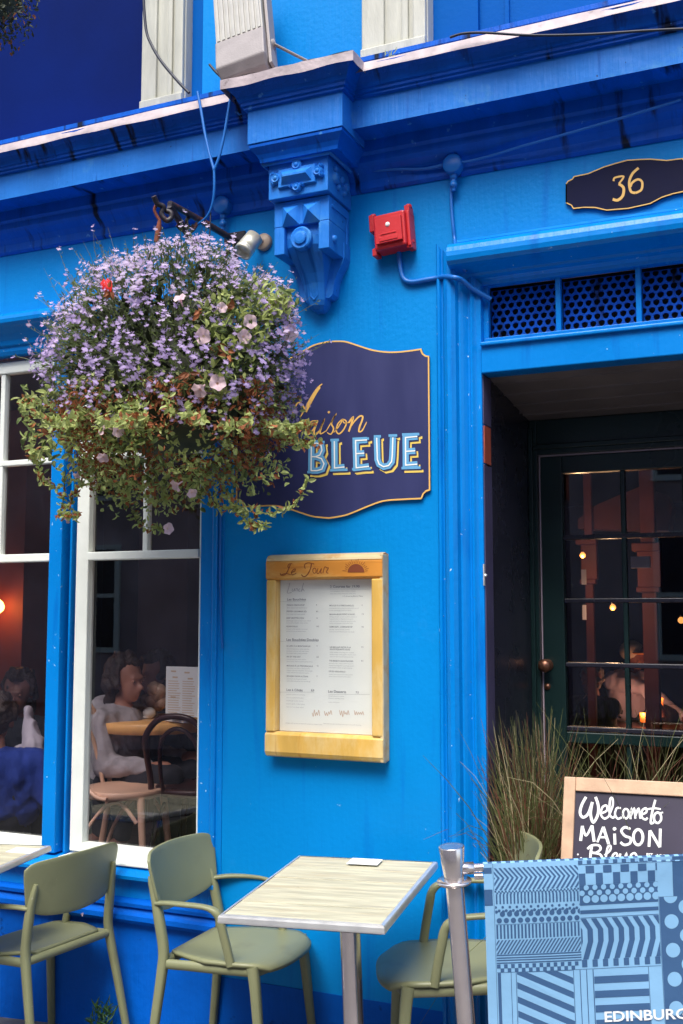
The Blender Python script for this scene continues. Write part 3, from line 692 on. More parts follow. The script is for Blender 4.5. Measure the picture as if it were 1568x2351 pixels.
for s_, w, sm in (([(455, 140), (410, 180), (350, 270), (290, 380), (250, 450)], 16, 1), ([(430, 168), (395, 220), (345, 310), (300, 400)], 26, 1), ([(300, 395), (270, 330), (225, 320), (180, 420)], 14, 1),
                  ([(320, 470), (240, 500), (212, 560), (222, 630), (250, 690), (322, 740)], 22, 1),
                  ([(400, 480), (350, 490), (305, 550), (305, 605), (340, 600), (390, 530), (412, 478)], 13, 1), ([(412, 478), (380, 570), (388, 610), (425, 580)], 16, 1),
                  ([(425, 580), (475, 465), (440, 560), (440, 602), (490, 575)], 14, 1), ([(490, 580), (582, 420), (540, 500), (560, 555), (535, 605), (500, 590)], 14, 1),
                  ([(560, 590), (600, 545), (645, 468), (600, 510), (585, 575), (612, 602), (655, 560), (680, 495), (650, 468), (655, 500), (700, 500)], 13, 1),
                  ([(700, 500), (740, 450), (722, 520), (700, 582)], 17, 1), ([(712, 550), (750, 490), (800, 440), (830, 450), (800, 540), (795, 580), (825, 570), (866, 492)], 16, 1), (ell(517, 403, 6, 6, 8), 12, 1)):
    ribbon(mb, s_, w, f, 0, sm, taper=len(s_) > 4, base=.0006)
mb.build('script_lettering', 'gold', sg)
BL = [[(355, 945), (358, 690)], [(358, 692), (410, 690), (448, 712), (455, 755), (435, 800), (395, 815), (360, 815)], [(395, 815), (450, 832), (474, 880), (455, 930), (410, 944), (355, 944)],
      [(570, 672), (572, 920), (664, 910)], [(872, 660), (766, 666), (772, 918), (890, 904)], [(770, 788), (846, 782)], [(962, 640), (968, 840), (985, 885), (1025, 908), (1070, 898), (1100, 860), (1106, 800), (1112, 636)],
      [(1338, 628), (1228, 638), (1230, 893), (1338, 884)], [(1230, 766), (1318, 760)]]
sh_, gap_, bl_, wh_ = MB(), MB(), MB(), MB()
off = lambda s_, dx, dy: [(x + dx, y + dy) for x, y in s_]
for s_ in BL:
    e = list(s_)
    ribbon(sh_, off(e, 26, 32), 58, f, 0, False, base=.0006); ribbon(gap_, off(e, 11, 13), 58, f, 0, False, base=.0016); ribbon(bl_, e, 58, f, 0, False, base=.0026); ribbon(wh_, e, 11, f, 0, False, base=.0036)
SER = [(318, 684, 480), (318, 958, 420), (532, 662, 612), (528, 940, 690), (738, 652, 890), (732, 930, 905), (934, 628, 1000), (1070, 620, 1150), (1195, 610, 1355), (1190, 920, 1366)]
for xa, y, xb in SER:
    for mb_, dx, dy, b in ((sh_, 26, 32, .0006), (gap_, 11, 13, .0016), (bl_, 0, 0, .0026)): ribbon(mb_, [(xa + dx, y + dy), (xb + dx, y + dy - (xb - xa) * .03)], 24, f, 0, False, base=b)
sh_.build('letter_shadow', 'yellow', sg); gap_.build('letter_outline', 'sign_navy', sg); bl_.build('block_lettering', 'letter_blue', sg); wh_.build('letter_inline', 'letter_white', sg)
adopt(sg)
# ---- number plaque
pq = thing('number_plaque', 'small black shaped plaque with gold 36 above the doorway', 'sign', (-.54, 0, 3.05))
cx = -.542; k_ = [at(*z2(*p), -.012) for p in ((1050, 812), (1058, 800), (1078, 790), (1085, 779), (1150, 765), (1220, 735), (1300, 702), (1370, 692))]
k2 = [at(*z2(*p), -.012) for p in ((1230, 930), (1180, 918), (1130, 917), (1082, 922), (1074, 908), (1050, 896))]
tp = [(p.x, p.z) for p in k_]; tp = tp[:-2] + [(-.585, 3.133), (cx, 3.138)]
bt = [(cx, 2.966)] + [(p.x, p.z) for p in k2]
leftp = bt + tp; outline = leftp + [(2 * cx - x, z) for x, z in reversed(leftp)][1:-1]
mb = MB(); mb.prism(outline, -.012, .003); mb.build('panel', 'plaque_navy', pq, recalc=True)
mb = MB(); ribbon(mb, [(cx + (x - cx) * .99, 3.052 + (z - 3.052) * .98) for x, z in outline[6:] + outline[:8]], .0038, fplane(-.012), 0, False, base=.0004); mb.build('border', 'gold', pq)
f = pixplane(z2, -.012); mb = MB()
for s_, w in (([(1262, 800), (1268, 785), (1306, 780), (1285, 812)], 8), ([(1285, 812), (1306, 830), (1302, 865), (1280, 884), (1258, 880)], 12), ([(1372, 742), (1345, 768), (1331, 805), (1338, 845), (1358, 852)], 11), ([(1358, 852), (1384, 838), (1388, 805), (1370, 792), (1345, 806), (1336, 825)], 10)):
    ribbon(mb, s_, w, f, 0, True, base=.0006)
mb.build('numerals', 'gold', pq); adopt(pq)

# ---- menu case
mc = thing('menu_case', 'glazed pine menu case holding the Le Jour lunch menu on the blue wall', 'menu board', (-1.658, 0, 1.07))
x0, x1, za, zb = -1.893, -1.424, 1.078, 1.822; ia, ib, ja, jb = -1.853, -1.468, 1.170, 1.728
fr = MB()
mb = MB(); mb.profx([(0, zb - .004), (-.030, zb), (-.048, zb - .006), (-.058, zb - .016), (-.0615, zb - .03), (-.0615, jb + .008), (-.052, jb), (0, jb)], x0, x1); mb.build('top_rail', 'menu_rail', mc, bevel=.002)
mb = MB(); mb.profx([(0, ja), (-.048, ja), (-.0615, ja - .010), (-.0615, za + .02), (-.054, za + .006), (-.04, za), (0, za + .004)], x0, x1); mb.build('bottom_rail', 'menu_wood', mc, bevel=.002)
for xa, xb in ((x0, ia), (ib, x1)):
    mb = MB(); mb.box(xa + .0005, xb - .0005, -.0600, 0, ja, jb); mb.build('stile', 'menu_wood', mc, bevel=.005)
mb = MB(); mb.profx([(-.026, zb + .0015), (-.047, zb - .004), (-.0585, zb - .0145), (-.0622, zb - .024)], x0 + .001, x1 - .001, caps=False); mb.build('bleached_edge', 'menu_top', mc)
mb = MB(); mb.box(x1 - .012, x1 + .0015, -.058, 0, za + .002, zb - .006); mb.build('side_panel', 'menu_top', mc, bevel=.004)
mb = MB(); mb.box(ia + .001, ib - .001, -.022, -.005, ja + .001, jb - .001); mb.build('paper', 'paper', mc)
gl = MB(); gl.add([(ia, -.04, ja), (ib, -.04, ja), (ib, -.04, jb), (ia, -.04, jb)], [(0, 1, 2, 3)]); gl.build('pane', 'glass', mc)
f = pixplane(zm, -.0620); mb = MB()
for s_, w in (([(335, 232), (300, 240), (290, 268), (312, 268)], 7), ([(318, 240), (290, 305), (262, 345), (222, 350), (212, 330)], 8), ([(225, 345), (270, 335), (320, 345)], 6), ([(325, 325), (362, 308), (366, 288), (345, 295), (328, 325), (338, 348), (378, 330)], 7),
              ([(470, 285), (462, 245), (500, 224), (560, 236)], 7), ([(532, 235), (520, 290), (490, 345), (455, 366), (428, 345)], 10), (ell(563, 305, 17, 26), 7), ([(600, 280), (588, 325), (605, 332), (634, 285), (626, 325), (640, 328)], 7), ([(650, 330), (668, 268), (690, 275), (706, 278), (685, 318), (705, 332)], 7)):
    ribbon(mb, s_, w, f, 0, True, base=.0003)
mb.build('lettering', 'brand', mc)
mb = MB()
a_ = [(903 + 86 + 86 * math.cos(R(180 - t)), 322 - 86 * math.sin(R(180 - t))) for t in range(0, 181, 12)]
mb.add([f(x, y, .0006) for x, y in a_], [tuple(range(len(a_)))])
for k in range(17):
    t = R(8 + k * 10.25); r0, r1 = 95, (120, 140, 128)[k % 3]
    ribbon(mb, [(989 + r0 * math.cos(t), 322 - r0 * math.sin(t)), (989 + r1 * math.cos(t), 322 - r1 * math.sin(t))], 4, f, 0, False, base=.0006)
mb.build('sun_emblem', 'brand', mc)
f = pixplane(zm, -.0222)
# drawing units -> paper plane, upright text
def pt(x, y):
    p = at(*zm(x, y), -.0222); return p.x, p.z
fp = fplane(-.0222); ink, pale, org, scr = MB(), MB(), MB(), MB()
for txt, x, y, h, xe in (('2 Courses for 19.90', 722, 480, .0125, 1025), ('Les Bouchées', 282, 610, .012, 474), ('Les Bouchées Doubles', 274, 1022, .013, 604), ('Les à Côtés', 275, 1535, .012, 440), ('8.9', 528, 1540, .010, 560), ('Les Desserts', 702, 1552, .013, 885), ('7.5', 985, 1560, .010, 1015)):
    a, b = pt(x, y); a2, _ = pt(xe, y); text(ink, txt, a, b, h, fp, 0, .0002, a2 - a)
for txt, x, y, xe in (('FRENCH ONION SOUP', 280, 664, 460), ('PEPPER CALAMARI (G)', 278, 728, 480), ('DEEP CROTTIN (V)(G)', 275, 796, 455), ('VEGAN ROLLS', 273, 882, 390), ('MOULES À LA BRETONNE (G)', 716, 668, 965), ('MAISON BLEUE GOAT & SALAD', 716, 758, 975), ('DEMI SAFE - LORRAINE GF', 716, 886, 952),
                      ('LE LAPIN À LA MONTAGNE (G)', 276, 1082, 520), ('PIE OF THE DAY', 278, 1192, 420), ('MOULES À LA PROVENÇALE', 278, 1284, 545), ('BOUDIN NOIR & STEAK', 278, 1390, 500), ('LES MOULES FRITES À LA', 720, 1094, 935), ('SAUCE PIQUANTE (G)(D)', 720, 1116, 925), ('THE MAISON BLEUE BURGER', 714, 1234, 960), ('PÂTES VERDURELLE', 710, 1342, 878)):
    a, b = pt(x, y); a2, _ = pt(xe, y); text(ink, txt, a, b, .007, fp, 0, .0001, a2 - a)
for x, ys in ((580, (664, 728, 796, 882)), (585, (1082, 1194, 1286, 1392)), (1046, (666, 756, 886)), (1042, (1094, 1234))):
    for y in ys:
        a, b = pt(x, y); text(ink, rnd.choice(('7.5', '8.5', '9', '6.5', '14.5', '12')), a, b, .007, fp, 0, .0001)
words = 'served with toasted sourdough and melted cheese slow cooked in white wine cream garlic parsley fresh herbs potatoes seasonal leaves house dressing'.split()
def line(x, y, xe):
    a, b = pt(x, y); a2, _ = pt(xe, y); t = ''
    while len(t) < (xe - x) / 7.4: t += rnd.choice(words) + ' '
    text(pale, t.strip(), a, b, .0056, fp, 0, 0, a2 - a)
for x, y, n, w in ((280, 690, 1, 240), (278, 755, 1, 195), (275, 822, 2, 260), (273, 907, 2, 255), (716, 694, 2, 300), (716, 782, 4, 280), (716, 912, 2, 270), (276, 1110, 3, 260), (278, 1216, 2, 265), (278, 1308, 3, 270), (278, 1416, 2, 265), (720, 1145, 3, 290), (712, 1258, 3, 290), (710, 1370, 2, 255), (275, 1575, 5, 225), (702, 1592, 2, 200), (702, 1655, 1, 125)):
    for k in range(n): line(x, y + k * (32 if n == 5 else 22), x + w * rnd.uniform(.75, 1))
line(265, 1868, 640); line(655, 1874, 1040); 
for x, y in ((745, 520), (745, 545)): line(x - 20, y, x + 240)
a, b = pt(850, 572); a2, _ = pt(1055, 572); text(ink, '1/2 of our big Bistrot Menu', a, b, .0065, fp, 0, 0, a2 - a)
for xa, xb, y in ((200, 472, 622), (185, 600, 1028), (195, 560, 1548), (705, 1130, 1572), (720, 1130, 494)): ribbon(ink, [(xa, y), (xb, y)], 1.6, f, 0, False, base=.0004)
for s_ in ([(312, 430), (300, 480), (286, 532), (330, 528)], [(340, 488), (334, 512), (348, 514), (362, 488), (360, 515)], [(372, 515), (378, 490), (390, 490), (392, 514)], [(418, 490), (402, 500), (405, 516), (420, 512)], [(452, 430), (430, 515), (444, 492), (458, 515)]): ribbon(scr, s_, 3.4, f, 0, True, base=.0004)
for x in (540, 665, 820, 970):
    s_ = [(x + k * 11, 1760 + (26 if k % 2 else -14) + rnd.uniform(-14, 14)) for k in range(10 if x > 700 else 8)]; ribbon(org, s_, 6, f, 0, True, base=.0004)
ink.build('menu_lettering', 'ink', mc); pale.build('menu_lettering', 'ink_pale', mc); scr.build('menu_script', 'ink', mc); org.build('menu_script', 'ink_orange', mc)
adopt(mc)

# ---- red sounder box
al = thing('alarm_sounder', 'small red plastic fire alarm sounder on the blue wall beside the console', 'alarm', (-1.385, 0, 2.98), (0, R(-4), 0))
mb = MB(); mb.box(-.062, .062, -.075, 0, -.048, .085); mb.build('housing', 'red', al, bevel=.008)
mb = MB(); mb.box(-.050, .052, -.088, -.075, -.03, .062); mb.box(-.036, .036, -.0905, -.088, -.024, -.008); mb.box(-.03, .03, -.0905, -.088, .0, .006); mb.build('cover', 'red', al, bevel=.003)
for x, z, h in ((-.075, .085, .05), (.066, .092, .02), (-.07, -.045, .014), (.066, -.042, .014)):
    mb = MB(); mb.box(x - .010, x + .010, -.055, -.01, z - h, z + .015); mb.lathe((x, -.03, z + .012), (0, 0, 1), [(0, .013), (.012, .011), (.014, .004)], 12); mb.build('lug', 'red', al, bevel=.003)
mb = MB(); mb.box(.062, .075, -.06, 0, -.05, .085); mb.build('side_flange', 'red', al, bevel=.004)
mb = MB(); mb.lathe((.0, -.088, .036), (0, -1, 0), [(0, .009), (.004, .006), (.004, .001)], 12); mb.build('warning_light', 'letter_white', al)

# ---- junction boxes and painted cables
def jbox(label, X, Z):
    t = thing('junction_box', label, 'junction box', (X, 0, Z))
    mb = MB(); mb.lathe((0, -.02, 0), (0, -1, 0), [(-.02, .036), (.028, .036), (.034, .031), (.035, .001)], 24); mb.build('round_box', 'cable_blue', t)
    mb = MB(); mb.lathe((0, -.03, -.036), (0, 0, -1), [(0, .013), (.016, .013), (.017, .010), (.03, .010), (.03, .014), (.045, .013), (.048, .007), (.06, .007)], 14); mb.build('cable_gland', 'cable_blue', t)
    return t
jp = at(*z2(545, 718), -.055); jbox('round blue painted junction box on the frieze above the doorway pilaster', jp.x, jp.z)
jq = at(505, 468, -.055); jbox('round blue painted junction box in shadow behind the basket bracket', jq.x, jq.z)
def cable(name, label, pts, r, m, cat='cable', smooth=True, group=None):
    mb = MB(); mb.sweep(crom(pts, 6) if smooth else pts, r, 8); o = mb.build(name, m); return tag(o, label, cat, group)
cz = lambda *pp, Y=-.012: [at(*z2(*p), Y) for p in pp]
cable('cable', 'thin blue painted cable dropping from the junction box to the door surround', cz((545, 800), (545, 900), (553, 1000), (560, 1060)) + [at(*z2(566, 1110), -.065), at(*z2(575, 1150), -.06), at(*z2(610, 1200), -.03)], .0065, 'cable_blue')
cable('conduit', 'blue painted conduit bending from under the red alarm across the pilaster', [at(*z2(312, 1060), -.04)] + cz((313, 1110), (320, 1180), (335, 1230), (370, 1245), (430, 1236), (490, 1226)) + [at(*z2(520, 1222), -.045), at(*z2(560, 1226), -.07), at(*z2(590, 1236), -.05), at(*z2(640, 1275), -.012), at(*z2(720, 1322), .02)], .0095, 'cable_blue')
cable('cable', 'blue painted cable sagging from the console to the box above the pilaster', [at(*z2(2, 633), -.2), at(*z2(60, 672), -.11), at(*z2(110, 725), -.05), at(*z2(170, 752), -.035), at(*z2(300, 748), -.03), at(*z2(420, 746), -.03), at(*z2(510, 728), -.035)], .006, 'cable_blue')
cable('cable', 'blue painted cable running right from the junction box under the cornice', [at(*z2(580, 718), -.04), at(*z2(640, 708), -.04), at(*z2(740, 682), -.045), at(*z2(860, 645), -.06), at(*z2(980, 612), -.068), at(*z2(1300, 520), -.08), at(*z2(1560, 440), -.085)], .005, 'cable_blue')
cable('cable', 'thin blue cable along the casing edge right of the white window', [(-2.123, -.008, 2.2), (-2.122, -.010, 1.75), (-2.121, -.008, 1.70), (-2.116, -.007, 1.55), (-2.109, -.006, 1.47)], .004, 'cable_blue')
cable('wire', 'black wire sagging across the cream window casing to the cornice', [at(*z1(*p), -.14) for p in ((632, -30), (645, 130), (670, 200), (708, 265), (760, 330), (800, 375), (835, 410))], .006, 'cable_black', 'wire')
cable('wire', 'short black wire end sticking up beside the grey floodlight', [at(*z1(*p), -.2) for p in ((925, 285), (960, 325), (1000, 360))], .005, 'cable_black', 'wire')
cable('wire', 'long black wire stretched along the front of the right cornice', [at(*z2(*p), -.29) for p in ((540, 165), (600, 148), (700, 145), (900, 156), (1150, 152), (1400, 136), (1600, 126))], .0045, 'cable_black', 'wire')
YB = -.285
t = thing('tie_wire', 'pair of blue tie wires hung from the cornice to the iron basket bracket', 'wire', at(*z1(945, 420), -.27))
for pp in (((872, 405), (890, 500), (905, 590), (925, 680), (945, 750)), ((1022, 405), (1005, 510), (985, 620), (965, 700), (945, 750))):
    mb = MB(); mb.sweep(crom([at(*z1(*p), -.275) for p in pp], 4), .0055, 8); mb.build('wire_strand', 'cable_blue', t)
mb = MB(); mb.sweep(crom([at(*z1(*p), y) for p, y in (((945, 750), -.275), ((946, 830), -.27), ((938, 900), -.26), ((915, 955), -.25), ((875, 990), -.24))], 5), .005, 8); mb.build('wire_tail', 'cable_blue', t)
mb = MB(); mb.sweep([at(*z1(930, 925), -.25), at(*z1(928, 1000), -.25), at(*z1(920, 1120), -.25)], .003, 6); mb.build('wire_tail', 'cable_black', t)
adopt(t)

# ---- iron bracket for the hanging basket
zz = lambda x, y: (480 * .6272 + .232 * x, 650 * .6272 + .232 * y)
wm = at(*zz(1040, 640), -.02)
br = thing('basket_bracket', 'rusty wrought iron scroll bracket reaching from the wall over the flower basket', 'bracket', (wm.x, 0, wm.z - .1))
TIP = at(*zz(225, 185), -.47); E1 = at(*zz(330, 250), -.42)
mb = MB(); mb.sweep([at(*zz(1050, 640), -.01), at(*zz(700, 430), -.21), at(*zz(380, 258), -.40)], .011, 8, power=4); mb.build('arm', 'iron', br)
mb = MB(); mb.sweep(crom([TIP, at(*zz(260, 260), -.45), at(*zz(320, 290), -.43), at(*zz(300, 360), -.43), at(*zz(350, 425), -.42), at(*zz(395, 400), -.41), at(*zz(395, 350), -.41), at(*zz(345, 330), -.415)], 6), .010, 8); mb.build('hook_scroll', 'iron', br)
mb = MB(); mb.sweep([at(*zz(380, 280), -.40), at(*zz(520, 500), -.30), at(*zz(690, 770), -.18), at(*zz(760, 890), -.12)], .011, 8, power=4); mb.build('brace', 'iron', br)
mb = MB(); mb.sweep(crom([at(*zz(590, 385), -.27), at(*zz(550, 420), -.29), at(*zz(560, 480), -.28), at(*zz(620, 500), -.25), at(*zz(650, 450), -.24)], 6), .007, 8); mb.build('scroll', 'iron', br)
mb = MB(); mb.sweep(crom([at(*zz(450, 470), -.33), at(*zz(500, 520), -.31), at(*zz(580, 540), -.28), at(*zz(630, 500), -.25), at(*zz(600, 470), -.26)], 6), .006, 8); mb.build('scroll', 'iron', br)
mb = MB(); mb.sweep(crom([at(*zz(760, 830), -.12), at(*zz(840, 890), -.09), at(*zz(940, 905), -.06), at(*zz(1000, 860), -.03), at(*zz(1000, 760), -.02), at(*zz(950, 740), -.03), at(*zz(930, 800), -.04), at(*zz(960, 850), -.04)], 6), .009, 8); mb.build('scroll', 'iron', br)
p = at(*zz(1040, 600), 0); mb = MB(); mb.box(p.x - .05, p.x + .045, -.012, 0, p.z - .018, p.z + .022); mb.box(p.x - .012, p.x + .012, -.014, 0, p.z - .14, p.z - .018); mb.build('wall_plate', 'iron', br, bevel=.003)
mb = MB(); mb.sweep(crom([at(*zz(250, 270), -.44), at(*zz(232, 330), -.44), at(*zz(285, 430), -.43)], 5), .006, 8); mb.sweep([at(*zz(282, 425), -.43), at(*zz(270, 520), -.43), at(*zz(250, 640), -.43)], [.007, .011, .010], 7); mb.build('chain_hook', 'rust', br)
adopt(br)

# ---- wall spotlight
b0 = at(*zz(1285, 620), -.03); t = thing('wall_spotlight', 'short cylindrical metal wall spotlight with a round tan back plate beside the console', 'spotlight', (b0.x, 0, b0.z))
mb = MB(); mb.lathe((b0.x, 0, b0.z), (0, -1, 0), [(0, .034), (.012, .034), (.018, .028), (.02, .001)], 24); mb.build('back_plate', 'spot_tan', t)
s0 = at(*zz(1215, 600), -.09); s1 = at(*zz(1085, 760), -.14)
d = (s1 - s0).normalized(); Ls = (s1 - s0).length
mb = MB(); mb.lathe(s0 - d * .01, d, [(0, .02), (.004, .034), (Ls * .72, .035), (Ls * .74, .032), (Ls * .78, .036), (Ls, .036), (Ls - .004, .030), (Ls - .02, .026)], 24); mb.build('lamp_body', 'spot_metal', t)
mb = MB(); mb.sweep([(b0.x, -.016, b0.z), (b0.x - .02, -.06, b0.z), s0 + d * .02], .009, 8); mb.build('swivel_arm', 'spot_tan', t)
adopt(t)

# ---- floodlight standing on the cornice
fl = thing('floodlight', 'grey ribbed floodlight housing tilted on its bracket on top of the cornice block', 'floodlight', (-1.92, -.24, 3.555))
c0 = Vector((-1.90, -.215, 3.66)); rotf = Euler((R(-14), R(-10.5), R(6))).to_matrix()
ax, ay, az = rotf @ Vector((1, 0, 0)), rotf @ Vector((0, 1, 0)), rotf @ Vector((0, 0, 1))
def fb(dx, dy, dz, hx, hy, hz, mb): mb.obox(c0 + ax * dx + ay * dy + az * dz, ax * hx, ay * hy, az * hz)
mb = MB()
P8 = [(-.105, -.075, .22), (.105, -.075, .22), (.105, .06, .22), (-.105, .06, .22)]
def fpt(x, y, z): return c0 + ax * x + ay * y + az * z
lv = [(-.07, .092, -.055, .05), (-.035, .100, -.085, .055), (.10, .100, -.075, .055)]
vs = []
for z, hx, ya, yb2 in lv: vs += [fpt(-hx, ya, z), fpt(hx, ya, z), fpt(hx, yb2, z), fpt(-hx, yb2, z)]
mb.add(vs, [(3, 2, 1, 0)] + [(i * 4 + j, i * 4 + (j + 1) % 4, (i + 1) * 4 + (j + 1) % 4, (i + 1) * 4 + j) for i in range(2) for j in range(4)] + [(8, 9, 10, 11)])
mb.build('gear_box', 'flood_grey', fl, bevel=.006)
mb = MB(); fb(0, -.01, .26, .097, .06, .16, mb)
for k in range(9): fb(-.084 + k * .021, -.072, .26, .006, .004, .16, mb)
mb.build('finned_housing', 'flood_light', fl, bevel=.002)
mb = MB(); fb(.108, -.02, .22, .006, .03, .28, mb); mb.build('side_plate', 'flood_grey', fl, bevel=.002)
q0 = fpt(.118, -.02, .05); q1 = Vector((-1.63, -.17, 3.63)); q2 = Vector((-1.625, -.17, 3.565))
mb = MB(); mb.sweep([q0, q1], .012, 4, flat=.5, power=6); mb.sweep([q1, q2], .012, 4, flat=.5, power=6); mb.lathe(q0 - Vector((.012, 0, 0)), (1, 0, 0), [(0, .02), (.012, .02), (.016, .008)], 12); mb.build('bracket_arm', 'flood_grey', fl)
mb = MB(); mb.box(-1.745, -1.60, -.20, -.12, 3.548, 3.566); mb.box(-1.735, -1.69, -.19, -.15, 3.566, 3.60); mb.lathe((-1.75, -.19, 3.575), (0, 0, 1), [(0, .012), (.02, .012), (.024, .004)], 10); mb.build('mounting_foot', 'flood_grey', fl, bevel=.003)
adopt(fl)

# ================================================================== tables
def tilt(root, x, y, z, yaw, ty, tx, sc=1.0):
    m = Matrix.Rotation(ty, 4, 'Y') @ Matrix.Rotation(tx, 4, 'X') @ Matrix.Rotation(yaw, 4, 'Z')
    root.matrix_world = Matrix.Translation((x, y, z)) @ m @ Matrix.Scale(sc, 4)
def cafe_table(label):
    t = thing('cafe_table', label, 'table', group='plank topped tables along the shop front')
    Wd, Dp, H = .486, .686, .745
    tp = MB(); n = 5; e = .012
    for k in range(n):
        ya = -Dp / 2 + e + k * (Dp - 2 * e) / n; yb2 = ya + (Dp - 2 * e) / n
        dz = (0, .0008, -.0006, .0005, 0)[k]
        tp.box(-Wd / 2 + e, Wd / 2 - e, ya + .0019, yb2 - .0019, H - .026, H + dz)
    tp.box(-Wd / 2 + e, Wd / 2 - e, -Dp / 2 + e, Dp / 2 - e, H - .028, H - .006, 1)
    tp.build('tabletop', ['plank', 'dark_wood'], t, bevel=.0015)
    ed = MB(); q = [(-Wd / 2, -Dp / 2), (Wd / 2, -Dp / 2), (Wd / 2, Dp / 2), (-Wd / 2, Dp / 2)]
    pr = [(e, -.022), (0, -.022), (-.001, -.018), (0, -.006), (.002, -.001), (e, .0012)]
    for i in range(4):
        a, b = Vector(q[i]), Vector(q[(i + 1) % 4]); d = (b - a).normalized(); nn = Vector((-d.y, d.x))
        A_ = [(*(a + nn * u + d * u), H + w) for u, w in pr]; B_ = [(*(b + nn * u - d * u), H + w) for u, w in pr]
        ed.add(A_ + B_, [(j, len(pr) + j, len(pr) + j + 1, j + 1) for j in range(len(pr) - 1)])
    ed.build('edge_trim', 'alu', t)
    lg = MB(); lg.sweep([(.045, -.02, H - .03), (.052, -.02, .03)], .031, 20, smooth=True); lg.build('pedestal', 'steel', t)
    lg = MB(); lg.box(-.12, .2, -.05, .01, H - .04, H - .028); lg.box(.02, .08, -.2, .16, H - .042, H - .03); lg.build('top_bracket', 'iron', t)
    bs = MB(); bs.lathe((.052, -.02, 0), (0, 0, 1), [(0, .21), (.012, .212), (.024, .19), (.034, .06), (.04, .035)], 36); bs.build('base_plate', 'steel', t)
    return t
def copy_tree(o, parent=None):
    c = o.copy(); COL.objects.link(c)
    if parent: c.parent = parent; c.matrix_parent_inverse = o.matrix_parent_inverse.copy()
    for ch in o.children: copy_tree(ch, c)
    return c
T1 = cafe_table('square plank topped steel table between two olive chairs under the menu case')
tilt(T1, -1.374, -.512, .772 - .745, R(6.9), R(-1), R(2))
T2 = copy_tree(T1); T2['label'] = 'plank topped table cut off by the left edge in front of the windows'
rb_ = atz(161, 1949, .722); tilt(T2, rb_.x - .285, rb_.y - .325, .705 - .745, R(6.9), R(-1.5), R(2))
def card(label, px, Z, ang, w=.105, h=.072):
    c = atz(px[0], px[1], Z); mb = MB(); mb.box(-w / 2, w / 2, -h / 2, h / 2, 0, .0012); mb.box(-w * .36, w * .3, -h * .25, -h * .2, .0012, .0015); mb.box(-w * .36, w * .36, h * .1, h * .16, .0012, .0015)
    o = mb.build('table_card', 'card'); o.location = (c.x, c.y, Z + .002); o.rotation_euler = (R(2), R(-1), ang); return tag(o, label, 'card', 'white cards on the tables')
card('small white card lying on the plank table under the menu case', z8(163, 551), .7855, R(7)); card('small white card lying on the table at the left edge', z7(102, 260), .7165, R(7))

